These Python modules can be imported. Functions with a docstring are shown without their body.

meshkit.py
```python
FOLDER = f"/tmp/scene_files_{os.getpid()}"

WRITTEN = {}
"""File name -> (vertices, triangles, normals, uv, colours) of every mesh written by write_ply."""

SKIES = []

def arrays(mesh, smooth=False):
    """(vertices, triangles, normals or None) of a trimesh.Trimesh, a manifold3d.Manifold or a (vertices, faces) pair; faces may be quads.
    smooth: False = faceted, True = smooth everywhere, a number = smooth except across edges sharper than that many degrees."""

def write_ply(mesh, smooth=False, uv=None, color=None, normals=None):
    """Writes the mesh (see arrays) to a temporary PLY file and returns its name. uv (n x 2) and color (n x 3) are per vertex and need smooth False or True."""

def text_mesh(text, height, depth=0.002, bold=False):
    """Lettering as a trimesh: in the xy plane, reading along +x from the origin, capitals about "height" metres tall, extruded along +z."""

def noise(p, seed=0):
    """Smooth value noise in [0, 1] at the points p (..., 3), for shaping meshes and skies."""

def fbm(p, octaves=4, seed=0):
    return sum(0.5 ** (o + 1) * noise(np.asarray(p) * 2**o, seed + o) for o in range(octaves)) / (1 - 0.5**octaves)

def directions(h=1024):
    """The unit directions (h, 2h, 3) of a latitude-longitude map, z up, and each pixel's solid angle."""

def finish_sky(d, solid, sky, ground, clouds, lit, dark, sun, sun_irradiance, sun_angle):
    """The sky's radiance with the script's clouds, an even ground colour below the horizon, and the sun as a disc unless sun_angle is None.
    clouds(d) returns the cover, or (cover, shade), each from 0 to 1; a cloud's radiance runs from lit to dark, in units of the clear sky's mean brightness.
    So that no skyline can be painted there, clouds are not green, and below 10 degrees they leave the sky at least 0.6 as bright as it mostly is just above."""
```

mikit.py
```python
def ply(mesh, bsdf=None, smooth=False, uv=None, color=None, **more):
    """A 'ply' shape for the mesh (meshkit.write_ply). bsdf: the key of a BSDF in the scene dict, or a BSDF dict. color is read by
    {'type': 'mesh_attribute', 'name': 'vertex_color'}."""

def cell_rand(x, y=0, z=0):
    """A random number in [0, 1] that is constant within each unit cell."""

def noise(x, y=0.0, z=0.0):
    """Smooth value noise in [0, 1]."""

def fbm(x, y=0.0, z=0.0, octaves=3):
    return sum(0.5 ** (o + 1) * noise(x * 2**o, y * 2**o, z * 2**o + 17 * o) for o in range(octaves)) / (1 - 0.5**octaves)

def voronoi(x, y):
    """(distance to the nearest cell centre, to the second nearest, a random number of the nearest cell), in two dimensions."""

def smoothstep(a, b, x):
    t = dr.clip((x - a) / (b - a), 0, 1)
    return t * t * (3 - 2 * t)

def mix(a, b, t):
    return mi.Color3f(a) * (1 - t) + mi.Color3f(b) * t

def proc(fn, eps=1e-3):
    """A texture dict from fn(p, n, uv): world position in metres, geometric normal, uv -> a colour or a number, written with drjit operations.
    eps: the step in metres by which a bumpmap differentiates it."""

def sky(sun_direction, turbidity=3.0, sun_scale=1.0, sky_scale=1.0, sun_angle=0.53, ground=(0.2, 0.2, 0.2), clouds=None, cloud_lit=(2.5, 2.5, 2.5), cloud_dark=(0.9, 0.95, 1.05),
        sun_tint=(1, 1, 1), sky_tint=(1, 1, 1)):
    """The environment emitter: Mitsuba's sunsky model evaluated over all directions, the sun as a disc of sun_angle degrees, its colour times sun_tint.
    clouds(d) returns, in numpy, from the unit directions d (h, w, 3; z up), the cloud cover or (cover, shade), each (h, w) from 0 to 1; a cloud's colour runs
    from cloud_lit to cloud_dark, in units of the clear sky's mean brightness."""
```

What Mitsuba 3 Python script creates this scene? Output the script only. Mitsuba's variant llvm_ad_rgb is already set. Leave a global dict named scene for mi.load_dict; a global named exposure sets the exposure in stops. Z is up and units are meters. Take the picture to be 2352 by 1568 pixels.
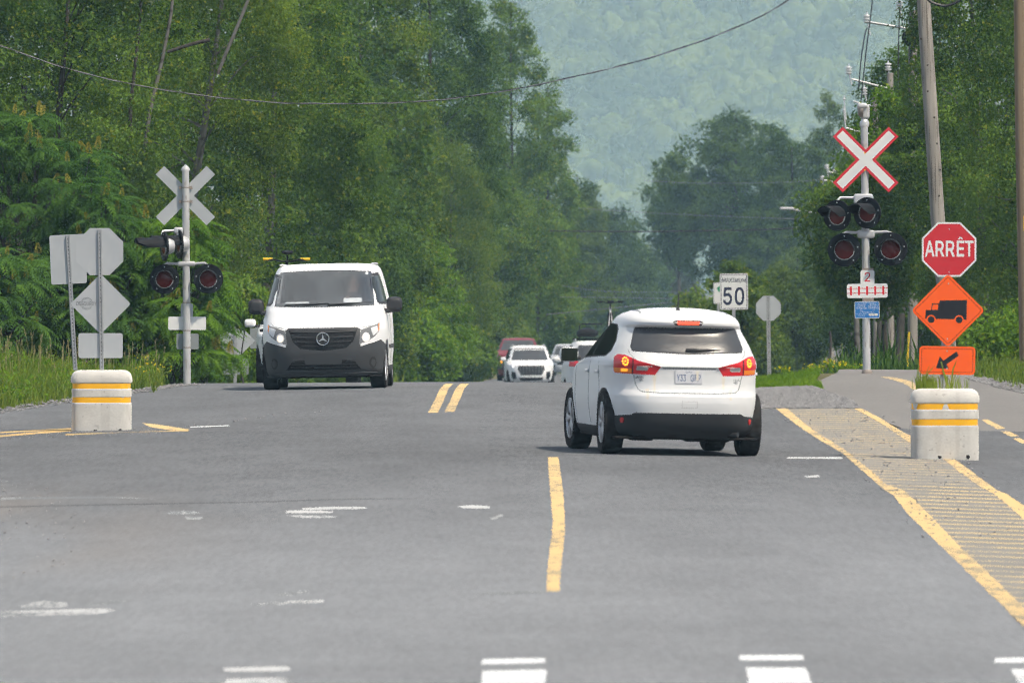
import math, random
import numpy as np, trimesh, shapely, shapely.affinity, manifold3d as m3
import drjit as dr, mitsuba as mi, mikit, meshkit
from shapely.geometry import Polygon, LineString, Point, box as sbox
from shapely.ops import unary_union
from scipy.interpolate import PchipInterpolator
from mikit import noise, fbm, cell_rand, smoothstep, mix, voronoi, proc

T = mi.ScalarTransform4f
scene, labels = {}, {}
RNG = np.random.default_rng(7)

# ---------------------------------------------------------------- camera, sky, exposure, air
F = 27000.0                      # focal length in pixels of a 2352 px wide picture (a long telephoto)
CX, CY, HOR = 1176.0, 784.0, 680.0
CZ = 2.2                         # camera height
PITCH = math.atan((CY - HOR) / F)
exposure = 1.75
FWD = np.array([0, math.cos(PITCH), -math.sin(PITCH)])
UP = np.array([0, math.sin(PITCH), math.cos(PITCH)])
scene['camera'] = {
    'type': 'thinlens', 'fov': math.degrees(2 * math.atan(CX / F)), 'fov_axis': 'x',
    'aperture_radius': 0.02, 'focus_distance': 172.0, 'near_clip': 1.0, 'far_clip': 12000.0,
    'to_world': T().look_at(origin=[0, 0, CZ], target=[0, FWD[1] * 100, CZ + FWD[2] * 100], up=[0, 0, 1]),
    'medium': {'type': 'ref', 'id': 'air'}}
SUN = (0.40, -0.40, 0.82)


def clouds(d):
    c = meshkit.fbm(d / np.maximum(d[..., 2:], 0.12) * [1.3, 1.3, 0.0] + [3.1, 0.7, 0], 5, 3)
    return np.clip((c - 0.30) * 2.4, 0.3, 0.9), np.clip((c - 0.6) * 2.0, 0, 0.6)


scene['sky'] = mikit.sky(SUN, turbidity=4.0, sun_scale=1.05, sky_scale=1.0, sun_angle=2.5, clouds=clouds,
                         sun_tint=(.92, 1.0, 1.10), cloud_lit=(1.75, 1.8, 1.88), cloud_dark=(0.8, 0.86, 0.95))
scene['air'] = {'type': 'homogeneous', 'sigma_t': {'type': 'rgb', 'value': [0.000095, 0.000150, 0.000188]},
                'albedo': {'type': 'rgb', 'value': [0.86, 0.905, 0.92]}}
scene['haze'] = {'type': 'cube', 'to_world': T().translate([0, 3900, 185]).scale([1300, 3960, 215]),
                 'bsdf': {'type': 'null'}, 'interior': {'type': 'ref', 'id': 'air'}}
labels['haze'] = {'kind': 'stuff', 'label': 'pale summer haze filling the air in front of the hill', 'category': 'haze'}


# ---------------------------------------------------------------- projection, terrain
def P(px, py, d):
    """The point at depth d (world y) on the ray through a pixel of the 2352 x 1568 picture."""
    r = FWD + UP * (CY - py) / F
    return np.array([(px - CX) / F, r[1], r[2]]) * (d / r[1]) + [0, 0, CZ]


def S(d):
    return F / d


_d = [-200, 0, 40, 67, 82, 92, 106, 122, 130, 148, 165, 178, 190, 197, 210, 230, 310, 455, 500, 614, 900, 1500, 5400, 12000]
_z = [2.25, 2.23, 2.21, 2.2035, 2.187, 2.11, 1.963, 1.785, 1.724, 1.606, 1.479, 1.378, 1.393, 1.437, 1.6, 1.86, 2.86, 3.52, 3.6, 4.14, 4.6, 4.8, 3.5, 3.5]
_base = PchipInterpolator(_d, _z)
_xc = PchipInterpolator([-200, 120, 150, 200, 310, 455, 614, 800, 1000, 6000], [.4, .4, -.85, -.9, .6, 2.4, 4.8, 14, 34, 60])


def sst(a, b, x):
    t = np.clip((np.asarray(x, float) - a) / (b - a), 0, 1)
    return t * t * (3 - 2 * t)


def zg(x, d):
    x, d = np.asarray(x, float), np.asarray(d, float)
    z = CZ - _base(d)
    off = np.clip(np.sqrt((x - _xc(d)) ** 2 + .25) - .5, 0, 8)
    z = z - off * (0.02 - 0.014 * sst(178, 196, d))
    z = z + sst(2.4, 5.6, x) * (.27 * sst(146, 184, d) - .3 * sst(186, 230, d))       # the path climbs beside the road
    z = z + .35 * sst(-6.2, -10, x) * sst(150, 190, d) + .3 * sst(9.0, 13, x) * sst(140, 180, d)
    if d.size and d.max() < 5000:
        return z
    hx = 40 * (meshkit.fbm(np.stack([x / 140, d / 320, x * 0], -1), 3, 5) - .5)
    hill = sst(5700, 7600, d) * 350 + hx * sst(5600, 6100, d)
    return z + hill


def G(px, py, lo=40.0, hi=194.0):
    """The ground point under a pixel, on the near side of the crest."""
    ds = np.arange(lo, hi, 0.25)
    r = FWD + UP * (CY - py) / F
    below = CZ + r[2] / r[1] * ds <= zg((px - CX) / F / r[1] * ds, ds)
    if not below.any():
        return P(px, py, hi)
    b = ds[np.argmax(below)]
    a = b - .25
    for _ in range(16):
        m = (a + b) / 2
        p = P(px, py, m)
        a, b = (a, m) if p[2] <= zg(p[0], m) else (m, b)
    return p


# ---------------------------------------------------------------- entries and names
def key_for(name):
    if name not in labels and name not in scene and not any(k.startswith(name + '__') for k in scene):
        return name
    for i in range(1, 1000):
        k = f'{name}_{i:03d}'
        if k not in scene and k not in labels:
            return k


_children = {}


def child_key(parent, name):
    n = _children.get((parent, name), 0)
    _children[(parent, name)] = n + 1
    return f'{parent}__{name}' + (f'_{n:03d}' if n else '')


def thing(name, label, category, group=None, kind=None):
    k = key_for(name)
    labels[k] = {'label': label}
    if category:
        labels[k]['category'] = category
    if group:
        labels[k]['group'] = group
    if kind:
        labels[k]['kind'] = kind
    return k


def add(key, mesh, bsdf, smooth=False, **more):
    scene[key] = mikit.ply(mesh, bsdf, smooth, **more)
    return key


def part(parent, name, mesh, bsdf, smooth=False, label=None, kind=None, **more):
    k = child_key(parent, name)
    add(k, mesh, bsdf, smooth, **more)
    if label or kind:
        labels[k] = {}
        if label:
            labels[k]['label'] = label
        if kind:
            labels[k]['kind'] = kind
    return k


# ---------------------------------------------------------------- mesh helpers
def cat(*ms):
    ms = [m for x in ms for m in (x if isinstance(x, (list, tuple)) else [x])]
    return trimesh.util.concatenate(ms)


def tm(v, f):
    return trimesh.Trimesh(np.asarray(v, float), np.asarray(f, int), process=False)


def quads(v, q):
    q = np.asarray(q, int)
    return tm(v, np.vstack([q[:, [0, 1, 2]], q[:, [0, 2, 3]]]))


def bx(cx, cy, cz, sx, sy, sz):
    m = trimesh.creation.box((sx, sy, sz))
    m.apply_translation((cx, cy, cz))
    return m


def from_manifold(m):
    a = m.to_mesh()
    return tm(a.vert_properties[:, :3], a.tri_verts)


def to_manifold(m):
    m = m.copy()
    m.merge_vertices()
    return m3.Manifold(m3.Mesh(np.asarray(m.vertices, np.float32), np.asarray(m.faces, np.uint32)))


def rbox(cx, cy, cz, sx, sy, sz, r=.02, seg=8):
    pts = []
    sp = m3.Manifold.sphere(r, seg)
    parts = [sp.translate((cx + a * (sx / 2 - r), cy + b * (sy / 2 - r), cz + c * (sz / 2 - r))) for a in (-1, 1) for b in (-1, 1) for c in (-1, 1)]
    return from_manifold(m3.Manifold.batch_hull(parts))


def cyl(p0, p1, r, n=16, r1=None, caps=True):
    p0, p1 = np.asarray(p0, float), np.asarray(p1, float)
    return tube([p0, p1], [r, r if r1 is None else r1], n, caps)


def tube(pts, radii, n=8, caps=True):
    p = np.asarray(pts, float)
    r = np.broadcast_to(radii, (len(p),))
    t = np.gradient(p, axis=0)
    t /= np.linalg.norm(t, axis=1, keepdims=True) + 1e-12
    a = np.cross(t[0], [0, 0, 1.] if abs(t[0][2]) < .9 else [1., 0, 0])
    A = []
    for k in range(len(p)):
        a = a - t[k] * (a @ t[k])
        a /= np.linalg.norm(a) + 1e-12
        A.append(a)
    A = np.array(A)
    B = np.cross(t, A)
    w = np.arange(n) * 2 * np.pi / n
    v = (p[:, None] + r[:, None, None] * (np.cos(w)[None, :, None] * A[:, None] + np.sin(w)[None, :, None] * B[:, None])).reshape(-1, 3)
    i, j = np.meshgrid(np.arange(len(p) - 1), np.arange(n), indexing='ij')
    q = np.stack([i * n + j, i * n + (j + 1) % n, (i + 1) * n + (j + 1) % n, (i + 1) * n + j], -1).reshape(-1, 4)
    f = np.vstack([q[:, [0, 1, 2]], q[:, [0, 2, 3]]])
    if caps:
        m = len(v)
        v = np.vstack([v, p[:1], p[-1:]])
        k = np.arange(n)
        f = np.vstack([f, np.stack([k * 0 + m, (k + 1) % n, k], 1), np.stack([k * 0 + m + 1, (len(p) - 1) * n + k, (len(p) - 1) * n + (k + 1) % n], 1)])
    return tm(v, f)


def lathe(profile, n=32, axis=2):
    """profile: (r, h) pairs; turned about z, or about x / y when axis is 0 / 1."""
    pr = np.asarray(profile, float)
    w = np.arange(n) * 2 * np.pi / n
    v = np.stack([pr[:, :1] * np.cos(w), pr[:, :1] * np.sin(w), np.repeat(pr[:, 1:], n, 1)], -1).reshape(-1, 3)
    i, j = np.meshgrid(np.arange(len(pr) - 1), np.arange(n), indexing='ij')
    q = np.stack([i * n + j, i * n + (j + 1) % n, (i + 1) * n + (j + 1) % n, (i + 1) * n + j], -1).reshape(-1, 4)
    if axis == 0:
        v = v[:, [2, 0, 1]]
    if axis == 1:
        v = v[:, [1, 2, 0]]
    return quads(v, q)


def poly_mesh(poly, depth, engine='earcut'):
    gs = getattr(poly, 'geoms', [poly])
    return cat([trimesh.creation.extrude_polygon(g, depth, engine=engine) for g in gs if g.area > 1e-9])


def upright(m):
    """Turns a mesh in the xy plane (extruded along +z) so that it faces the camera: x right, y up, front towards -y."""
    m = m.copy()
    v = m.vertices.copy()
    m.vertices = np.stack([v[:, 0], -v[:, 2], v[:, 1]], 1)
    return m


def rrect(w, h, r, cx=0, cy=0):
    return sbox(cx - w / 2 + r, cy - h / 2 + r, cx + w / 2 - r, cy + h / 2 - r).buffer(r, quad_segs=5)


def ngon(n, apothem, rot=None):
    R = apothem / math.cos(math.pi / n)
    a0 = math.pi / n if rot is None else rot
    return Polygon([(R * math.cos(a0 + k * 2 * math.pi / n), R * math.sin(a0 + k * 2 * math.pi / n)) for k in range(n)])


def move(m, x=0, y=0, z=0, yaw=0, pitch=0, roll=0):
    m = m.copy()
    M = trimesh.transformations.euler_matrix(pitch, roll, yaw, 'sxyz')
    M[:3, 3] = (x, y, z)
    m.apply_transform(M)
    return m


def fit_text(text, height, width=None, bold=False, depth=.002, center=True):
    m = meshkit.text_mesh(text, height, depth, bold)
    if width:
        m.apply_scale([width / m.extents[0], 1, 1])
    if center:
        b = m.bounds
        m.apply_translation([-(b[0][0] + b[1][0]) / 2, -height / 2, 0])
    return m
# ---------------------------------------------------------------- materials
def mat(key, color, rough=.6, spec=.5, metal=0., coat=0., coat_gloss=.9, two=True, **more):
    c = proc(color) if callable(color) else {'type': 'rgb', 'value': list(color)}
    b = {'type': 'principled', 'base_color': c, 'roughness': proc(rough) if callable(rough) else rough, 'specular': spec, 'metallic': metal, **more}
    if coat:
        b.update(clearcoat=coat, clearcoat_gloss=coat_gloss)
    scene[key] = {'type': 'twosided', 'b': b} if two else b


def f_asphalt(p, n, uv):
    x, y = p.x, p.y
    big = fbm(x * .35, y * .07, 1.0)
    med = fbm(x * 1.6, y * .5, 7.0)
    fine = noise(x * 55, y * 22, 3.0)
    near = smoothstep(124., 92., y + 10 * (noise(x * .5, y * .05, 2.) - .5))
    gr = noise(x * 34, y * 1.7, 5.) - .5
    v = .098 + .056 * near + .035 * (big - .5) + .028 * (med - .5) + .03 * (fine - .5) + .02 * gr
    c = mi.Color3f(v * .94, v * 1.0, v * 1.085)
    dirt = smoothstep(.45, .75, fbm(x * .6 + 4, y * .09, 9.)) * smoothstep(-1.8, -4.2, x) * smoothstep(122., 112., y) * smoothstep(78., 90., y)
    c = mix(c, (.155, .135, .115), dirt * .3)
    seam = dr.abs(y - (111.5 + .5 * (noise(x * 1.2, 4.) - .5) + .25 * x * .0))
    seam = smoothstep(.34, .08, seam) * smoothstep(-.6, -1.6, x) * (.35 + .65 * noise(x * .8, 3.))
    c = mix(c, (.055, .056, .06), seam * .85)
    lane = smoothstep(1.2, .1, dr.abs(x - 1.9)) * smoothstep(140., 120., y)
    return mix(c, c * .9, lane * .5)


mat('m_asphalt', f_asphalt, .82, .25)
mat('m_path', lambda p, n, uv: mix((.118, .116, .114), (.16, .158, .155), .55 * fbm(p.x * 1.2, p.y * .3, 2.) + .45 * noise(p.x * 50, p.y * 20, 1.)), .85, .2)


def f_gravel(p, n, uv):
    r = cell_rand(p.x * 22, p.y * 22, p.z * 22)
    return mix((.125, .127, .132), (.30, .30, .305), r)


mat('m_gravel', f_gravel, .85, .2)
mat('m_dirt', lambda p, n, uv: mix((.06, .055, .035), (.10, .10, .045), fbm(p.x * 1.1, p.y * .5, 2.)), .95, .1)


def worn(paint, base, amount, sx=7., sy=2.):
    def f(p, n, uv):
        a = fbm(p.x * sx, p.y * sy, 4.) * .6 + noise(p.x * 40, p.y * 16, 5.) * .4
        b = fbm(p.x * .9, p.y * .25, 12.)
        k = smoothstep(.42, .62, a * .7 + b * .45 + amount)
        return mix(base, paint, k)
    return f


mat('m_yellow_line', worn((.50, .36, .17), (.20, .18, .135), .035, 9., 3.), .7, .3)
mat('m_yellow_worn', worn((.42, .28, .11), (.17, .155, .12), -.02), .75, .3)
mat('m_hatch', worn((.42, .32, .17), (.20, .19, .17), -.02, 3., 3.), .75, .3)
mat('m_hatch_ground', lambda p, n, uv: mix((.145, .143, .136), (.185, .181, .17), fbm(p.x * 2, p.y * .5, 3.) * .6 + .4 * noise(p.x * 40, p.y * 15, 1.)), .85, .2)
mat('m_white_line', worn((.52, .54, .56), (.22, .225, .23), .06), .6, .3)
mat('m_white_worn', worn((.38, .39, .40), (.125, .135, .145), -.02, 3.2, 1.3), .7, .3)
mat('m_white_faint', worn((.24, .25, .255), (.125, .135, .145), -.08), .7, .3)


def f_concrete(p, n, uv):
    a = fbm(p.x * 3, p.y * 3, p.z * 5)
    b = noise(p.x * 60, p.y * 60, p.z * 60)
    c = mix((.50, .495, .465), (.64, .635, .60), a)
    streak = smoothstep(.62, .8, noise(p.x * 14, p.y * 14, p.z * 1.2))
    c = mix(c, (.33, .31, .275), streak * .2)
    pit = smoothstep(.86, .93, noise(p.x * 26, p.y * 26, p.z * 26))
    return mix(c, (.2, .19, .17), pit * .35) * (.94 + .12 * b)


mat('m_concrete', f_concrete, .85, .25)
mat('m_tape', (.88, .46, .015), .45, .5)
mat('m_black_hole', (.015, .015, .016), .8, .2)
mat('m_alu', lambda p, n, uv: mix((.42, .455, .475), (.50, .53, .55), fbm(p.x * 3, p.y * 3, p.z * 2.5)), .5, .5, metal=.25)
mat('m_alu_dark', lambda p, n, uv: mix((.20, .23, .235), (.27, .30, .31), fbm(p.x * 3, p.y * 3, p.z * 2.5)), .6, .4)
mat('m_galv', lambda p, n, uv: mix((.30, .32, .33), (.44, .46, .47), fbm(p.x * 12, p.y * 12, p.z * 7)), .5, .5, metal=.3)


def f_polepaint(p, n, uv):
    a = fbm(p.x * 9, p.y * 9, p.z * 3)
    c = mix((.40, .41, .42), (.58, .60, .61), a)
    return mix(c, (.30, .27, .23), smoothstep(.66, .85, noise(p.x * 30, p.y * 30, p.z * 9)) * .5)


mat('m_pole_paint', f_polepaint, .5, .5, metal=.15)
mat('m_silver', (.60, .61, .62), .38, .5, metal=.45)
mat('m_rust_steel', (.30, .26, .23), .6, .4, metal=.2)
mat('m_signal_black', (.014, .016, .02), .65, .15)
mat('m_lens_red', lambda p, n, uv: mix((.10, .010, .010), (.20, .018, .018), fbm(p.x * 14, p.y * 14, p.z * 14)), .3, .3)
mat('m_sign_white', lambda p, n, uv: mix((.66, .68, .68), (.74, .76, .76), fbm(p.x * 4, p.y * 4, p.z * 4)), .45, .5)
mat('m_sign_red', lambda p, n, uv: mix((.52, .022, .032), (.60, .03, .042), fbm(p.x * 5, p.y * 5, p.z * 5)), .4, .5)
mat('m_sign_red2', (.60, .035, .05), .4, .5)
mat('m_sign_orange', lambda p, n, uv: mix((.90, .105, .006), (.95, .125, .01), fbm(p.x * 4, p.y * 4, p.z * 4)), .4, .5)
mat('m_sign_orange_dark', (.55, .07, .008), .5, .4)
mat('m_sign_black', (.012, .014, .02), .5, .4)
mat('m_sign_navy', (.02, .03, .07), .5, .4)
mat('m_sign_blue', (.02, .16, .46), .4, .5)
mat('m_text_grey', (.07, .08, .095), .6, .3)
mat('m_yellow', (.75, .50, .02), .5, .5)


def f_wood(p, n, uv):
    g = fbm(p.x * 40, p.y * 40, p.z * 1.4)
    c = mix((.21, .195, .175), (.36, .34, .31), g)
    crack = smoothstep(.68, .78, noise(p.x * 70, p.y * 70, p.z * .9))
    c = mix(c, (.09, .08, .07), crack * .7)
    return c * (.85 + .3 * noise(p.z * 1.3, 2.))


mat('m_wood_pole', f_wood, .9, .15)
mat('m_wood_pole_brown', lambda p, n, uv: mix((.17, .125, .085), (.28, .22, .155), fbm(p.x * 40, p.y * 40, p.z * 1.4)), .9, .15)
mat('m_bark', lambda p, n, uv: mix((.035, .032, .028), (.10, .092, .082), fbm(p.x * 16, p.y * 16, p.z * 4)), .95, .1)


def f_birch(p, n, uv):
    c = mix((.11, .107, .10), (.19, .185, .17), fbm(p.x * 8, p.y * 8, p.z * 5))
    return mix(c, (.06, .055, .05), smoothstep(.62, .8, noise(p.x * 7, p.y * 7, p.z * 9)) * .7)


mat('m_birch', f_birch, .8, .2)
mat('m_cable', (.025, .026, .03), .5, .4)
mat('m_cable_light', (.20, .21, .22), .5, .4)
mat('m_insulator', (.62, .64, .66), .25, .6)
# vehicles
mat('m_white_paint', (.66, .68, .685), .35, .5, coat=1., coat_gloss=.95)
mat('m_van_paint', (.74, .755, .77), .3, .5, coat=1., coat_gloss=.95)
mat('m_red_paint', (.17, .018, .022), .35, .5, coat=1.)
mat('m_silver_paint', (.50, .53, .57), .35, .5, metal=.2, coat=1.)
mat('m_plastic', (.028, .030, .034), .55, .45)
mat('m_plastic_grey', (.052, .056, .062), .6, .4)
mat('m_black_gloss', (.012, .012, .014), .12, .6, coat=.6)
mat('m_tyre', lambda p, n, uv: mix((.016, .016, .017), (.034, .034, .035), noise(p.x * 30, p.y * 30, p.z * 30)), .85, .2)
mat('m_rim', (.50, .51, .52), .35, .6, metal=.6)
mat('m_chrome', (.72, .74, .76), .12, .8, metal=.9)
mat('m_tint_glass', (.055, .060, .068), .34, .55)
mat('m_side_glass', (.020, .027, .022), .5, .0)
mat('m_interior', (.045, .048, .05), .8, .2)
mat('m_seat', (.03, .032, .036), .85, .2)
mat('m_red_lens', (.62, .012, .02), .12, .7, coat=1.)
mat('m_amber_lens', (.80, .22, .012), .12, .7, coat=1.)
mat('m_clear_lens', (.62, .64, .66), .12, .7, coat=1.)
mat('m_lamp_dark', (.16, .165, .17), .15, .7, coat=1.)
mat('m_plate', (.60, .62, .65), .5, .4)
mat('m_plate_blue', (.12, .16, .28), .5, .4)
mat('m_rust_stain', lambda p, n, uv: mix((.68, .63, .53), (.72, .69, .62), fbm(p.x * 20, 0., p.z * 9)), .5, .4)
mat('m_skin', (.42, .25, .18), .5, .4)
mat('m_cloth_silhouette', (.02, .022, .026), .9, .1)
mat('m_cloth_grey', (.22, .23, .25), .9, .1)
mat('m_hair', (.05, .035, .025), .7, .3)
mat('m_paper', (.76, .80, .82), .7, .2)
mat('m_bike_white', (.7, .7, .7), .3, .5, coat=1.)
mat('m_bike_orange', (.6, .25, .06), .4, .5)
scene['m_glass'] = {'type': 'blendbsdf', 'weight': .05, 'a': {'type': 'thindielectric', 'int_ior': 1.85}, 'b': {'type': 'twosided', 'd': {'type': 'diffuse', 'reflectance': {'type': 'rgb', 'value': [.55, .60, .60]}}}}  # thin glass; a pale diffuse share stands in for the reflected sky


def leafy(key, dark, lite, yellow=None, trans=1.0, rough=.42, spec=.45, f=9.0):
    def fn(p, n, uv):
        r = cell_rand(p.x * f, p.y * f, p.z * f)
        b = fbm(p.x * min(.9, f * .06 + .1), p.y * min(.9, f * .06 + .1), p.z * min(.9, f * .06 + .1))
        c = mix(dark, lite, dr.clip(.6 * r + 1.6 * (b - .38), 0, 1))
        if yellow is not None:
            c = mix(c, yellow, smoothstep(.90, .97, cell_rand(p.x * f + 31, p.y * f, p.z * f)) * .8)
        return c
    scene[key] = {'type': 'principledthin', 'base_color': proc(fn), 'roughness': rough, 'diff_trans': trans, 'eta': 1.0 + .5 * spec * 1.4, 'spec_trans': 0.0}


leafy('m_leaf_green', (.040, .098, .020), (.215, .35, .062), (.34, .36, .05))
leafy('m_leaf_dark', (.028, .076, .020), (.155, .27, .056), (.22, .30, .05))
leafy('m_leaf_olive', (.046, .100, .018), (.23, .345, .06), (.36, .37, .05))
leafy('m_leaf_bright', (.085, .18, .012), (.23, .40, .05), (.34, .40, .05))
leafy('m_leaf_blue', (.036, .085, .020), (.18, .26, .05))
leafy('m_leaf_far', (.035, .08, .024), (.13, .21, .045), f=5.)
leafy('m_leaf_spruce', (.035, .05, .035), (.095, .11, .06), f=5.)
leafy('m_leaf_sumac', (.034, .098, .024), (.135, .27, .055), (.18, .34, .05), rough=.33, spec=.8, f=5.)
leafy('m_leaf_sumac_bright', (.06, .15, .02), (.20, .37, .045), (.26, .42, .05), rough=.33, spec=.8, f=5.)
leafy('m_panicle', (.24, .22, .03), (.40, .36, .07), f=14., trans=.2)


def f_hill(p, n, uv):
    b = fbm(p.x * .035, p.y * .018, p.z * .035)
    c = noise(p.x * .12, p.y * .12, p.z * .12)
    return mix((.014, .040, .012), (.125, .21, .035), dr.clip(1.8 * (b - .32) + .5 * (c - .4), 0, 1))  # lit and dark patches of the wood are put into the colour


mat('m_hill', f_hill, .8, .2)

leafy('m_grass', (.08, .16, .02), (.27, .36, .06), (.30, .31, .09), f=12.)
leafy('m_grass_bright', (.13, .26, .02), (.24, .38, .04), f=12.)
leafy('m_grass_dry', (.22, .21, .09), (.36, .33, .17), f=12., trans=.3)
leafy('m_flower', (.70, .50, .02), (.80, .62, .03), f=20., trans=.3)
leafy('m_flower_purple', (.30, .12, .30), (.40, .2, .4), f=20., trans=.3)
# ---------------------------------------------------------------- the ground, the road, the paint
def grid_sheet(xs, ds, zf):
    X, D = np.meshgrid(xs, ds, indexing='xy')
    v = np.stack([X, D, zf(X, D)], -1).reshape(-1, 3)
    nx = len(xs)
    i, j = np.meshgrid(np.arange(len(ds) - 1), np.arange(nx - 1), indexing='ij')
    q = np.stack([i * nx + j, i * nx + j + 1, (i + 1) * nx + j + 1, (i + 1) * nx + j], -1).reshape(-1, 4)
    return quads(v, q)


def grid_tri(poly, dx, dd):
    """Triangles over a polygon, cut along a grid: (vertices n x 2, faces)."""
    out_v, out_f, n = [], [], 0
    for g in getattr(poly, 'geoms', [poly]):
        if g.is_empty or g.area < 1e-9:
            continue
        x0, y0, x1, y1 = g.bounds
        xs, ys = np.arange(math.floor(x0 / dx) * dx, x1 + dx, dx), np.arange(math.floor(y0 / dd) * dd, y1 + dd, dd)
        cells = shapely.box(*[a.ravel() for a in (np.repeat(xs[:-1, None], len(ys) - 1, 1), np.repeat(ys[None, :-1], len(xs) - 1, 0), np.repeat(xs[1:, None], len(ys) - 1, 1), np.repeat(ys[None, 1:], len(xs) - 1, 0))])
        shapely.prepare(g)
        full = shapely.contains(g, cells)
        some = shapely.intersects(g, cells) & ~full
        for c in cells[full]:
            a, b, cc, d = c.bounds
            out_v += [(a, b), (cc, b), (cc, d), (a, d)]
            out_f += [(n, n + 1, n + 2), (n, n + 2, n + 3)]
            n += 4
        for it in shapely.intersection(g, cells[some]):
            for h in getattr(it, 'geoms', [it]):
                if h.geom_type == 'Polygon' and h.area > 1e-10:
                    vv, ff = trimesh.creation.triangulate_polygon(h, engine='earcut')
                    out_v += [tuple(a) for a in vv]
                    out_f += [tuple(int(k) + n for k in t) for t in ff]
                    n += len(vv)
    v, f = np.array(out_v), np.array(out_f)
    _, i, inv = np.unique(np.round(v, 6), axis=0, return_index=True, return_inverse=True)
    f = inv.ravel()[f]
    f = f[(f[:, 0] != f[:, 1]) & (f[:, 1] != f[:, 2]) & (f[:, 0] != f[:, 2])]
    v = v[i]
    ar = np.cross(v[f[:, 1]] - v[f[:, 0]], v[f[:, 2]] - v[f[:, 0]])
    f[ar < 0] = f[ar < 0][:, ::-1]
    return v, f


def sheet(poly, zoff, dx=.6, dd=1.5):
    """A thin sheet over the polygon (x, d), draped on the terrain."""
    v, f = grid_tri(poly, dx, dd)
    return tm(np.column_stack([v, zg(v[:, 0], v[:, 1]) + zoff]), f)


def gp(pts, hi=194.0):
    """Pixel outline -> ground polygon in (x, d)."""
    q = [G(x, y, hi=hi) for x, y in pts]
    return Polygon([(a[0], a[1]) for a in q]).buffer(0)


def rough_edge(poly, amp=.012, step=.12, seed=1):
    """A hand-painted, slightly wavy outline."""
    out = []
    for g in getattr(poly, 'geoms', [poly]):
        L = g.exterior.length
        s = np.arange(0, L, step)
        p = np.array([g.exterior.interpolate(t).coords[0] for t in s])
        k = meshkit.noise(np.column_stack([p[:, 0] * 9, p[:, 1] * 3, p[:, 0] * 0]), seed) - .5
        k2 = meshkit.noise(np.column_stack([p[:, 0] * 9 + 40, p[:, 1] * 3, p[:, 0] * 0]), seed) - .5
        out.append(Polygon(p + np.column_stack([k, 3 * k2]) * 2 * amp).buffer(0))
    return unary_union(out)


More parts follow.
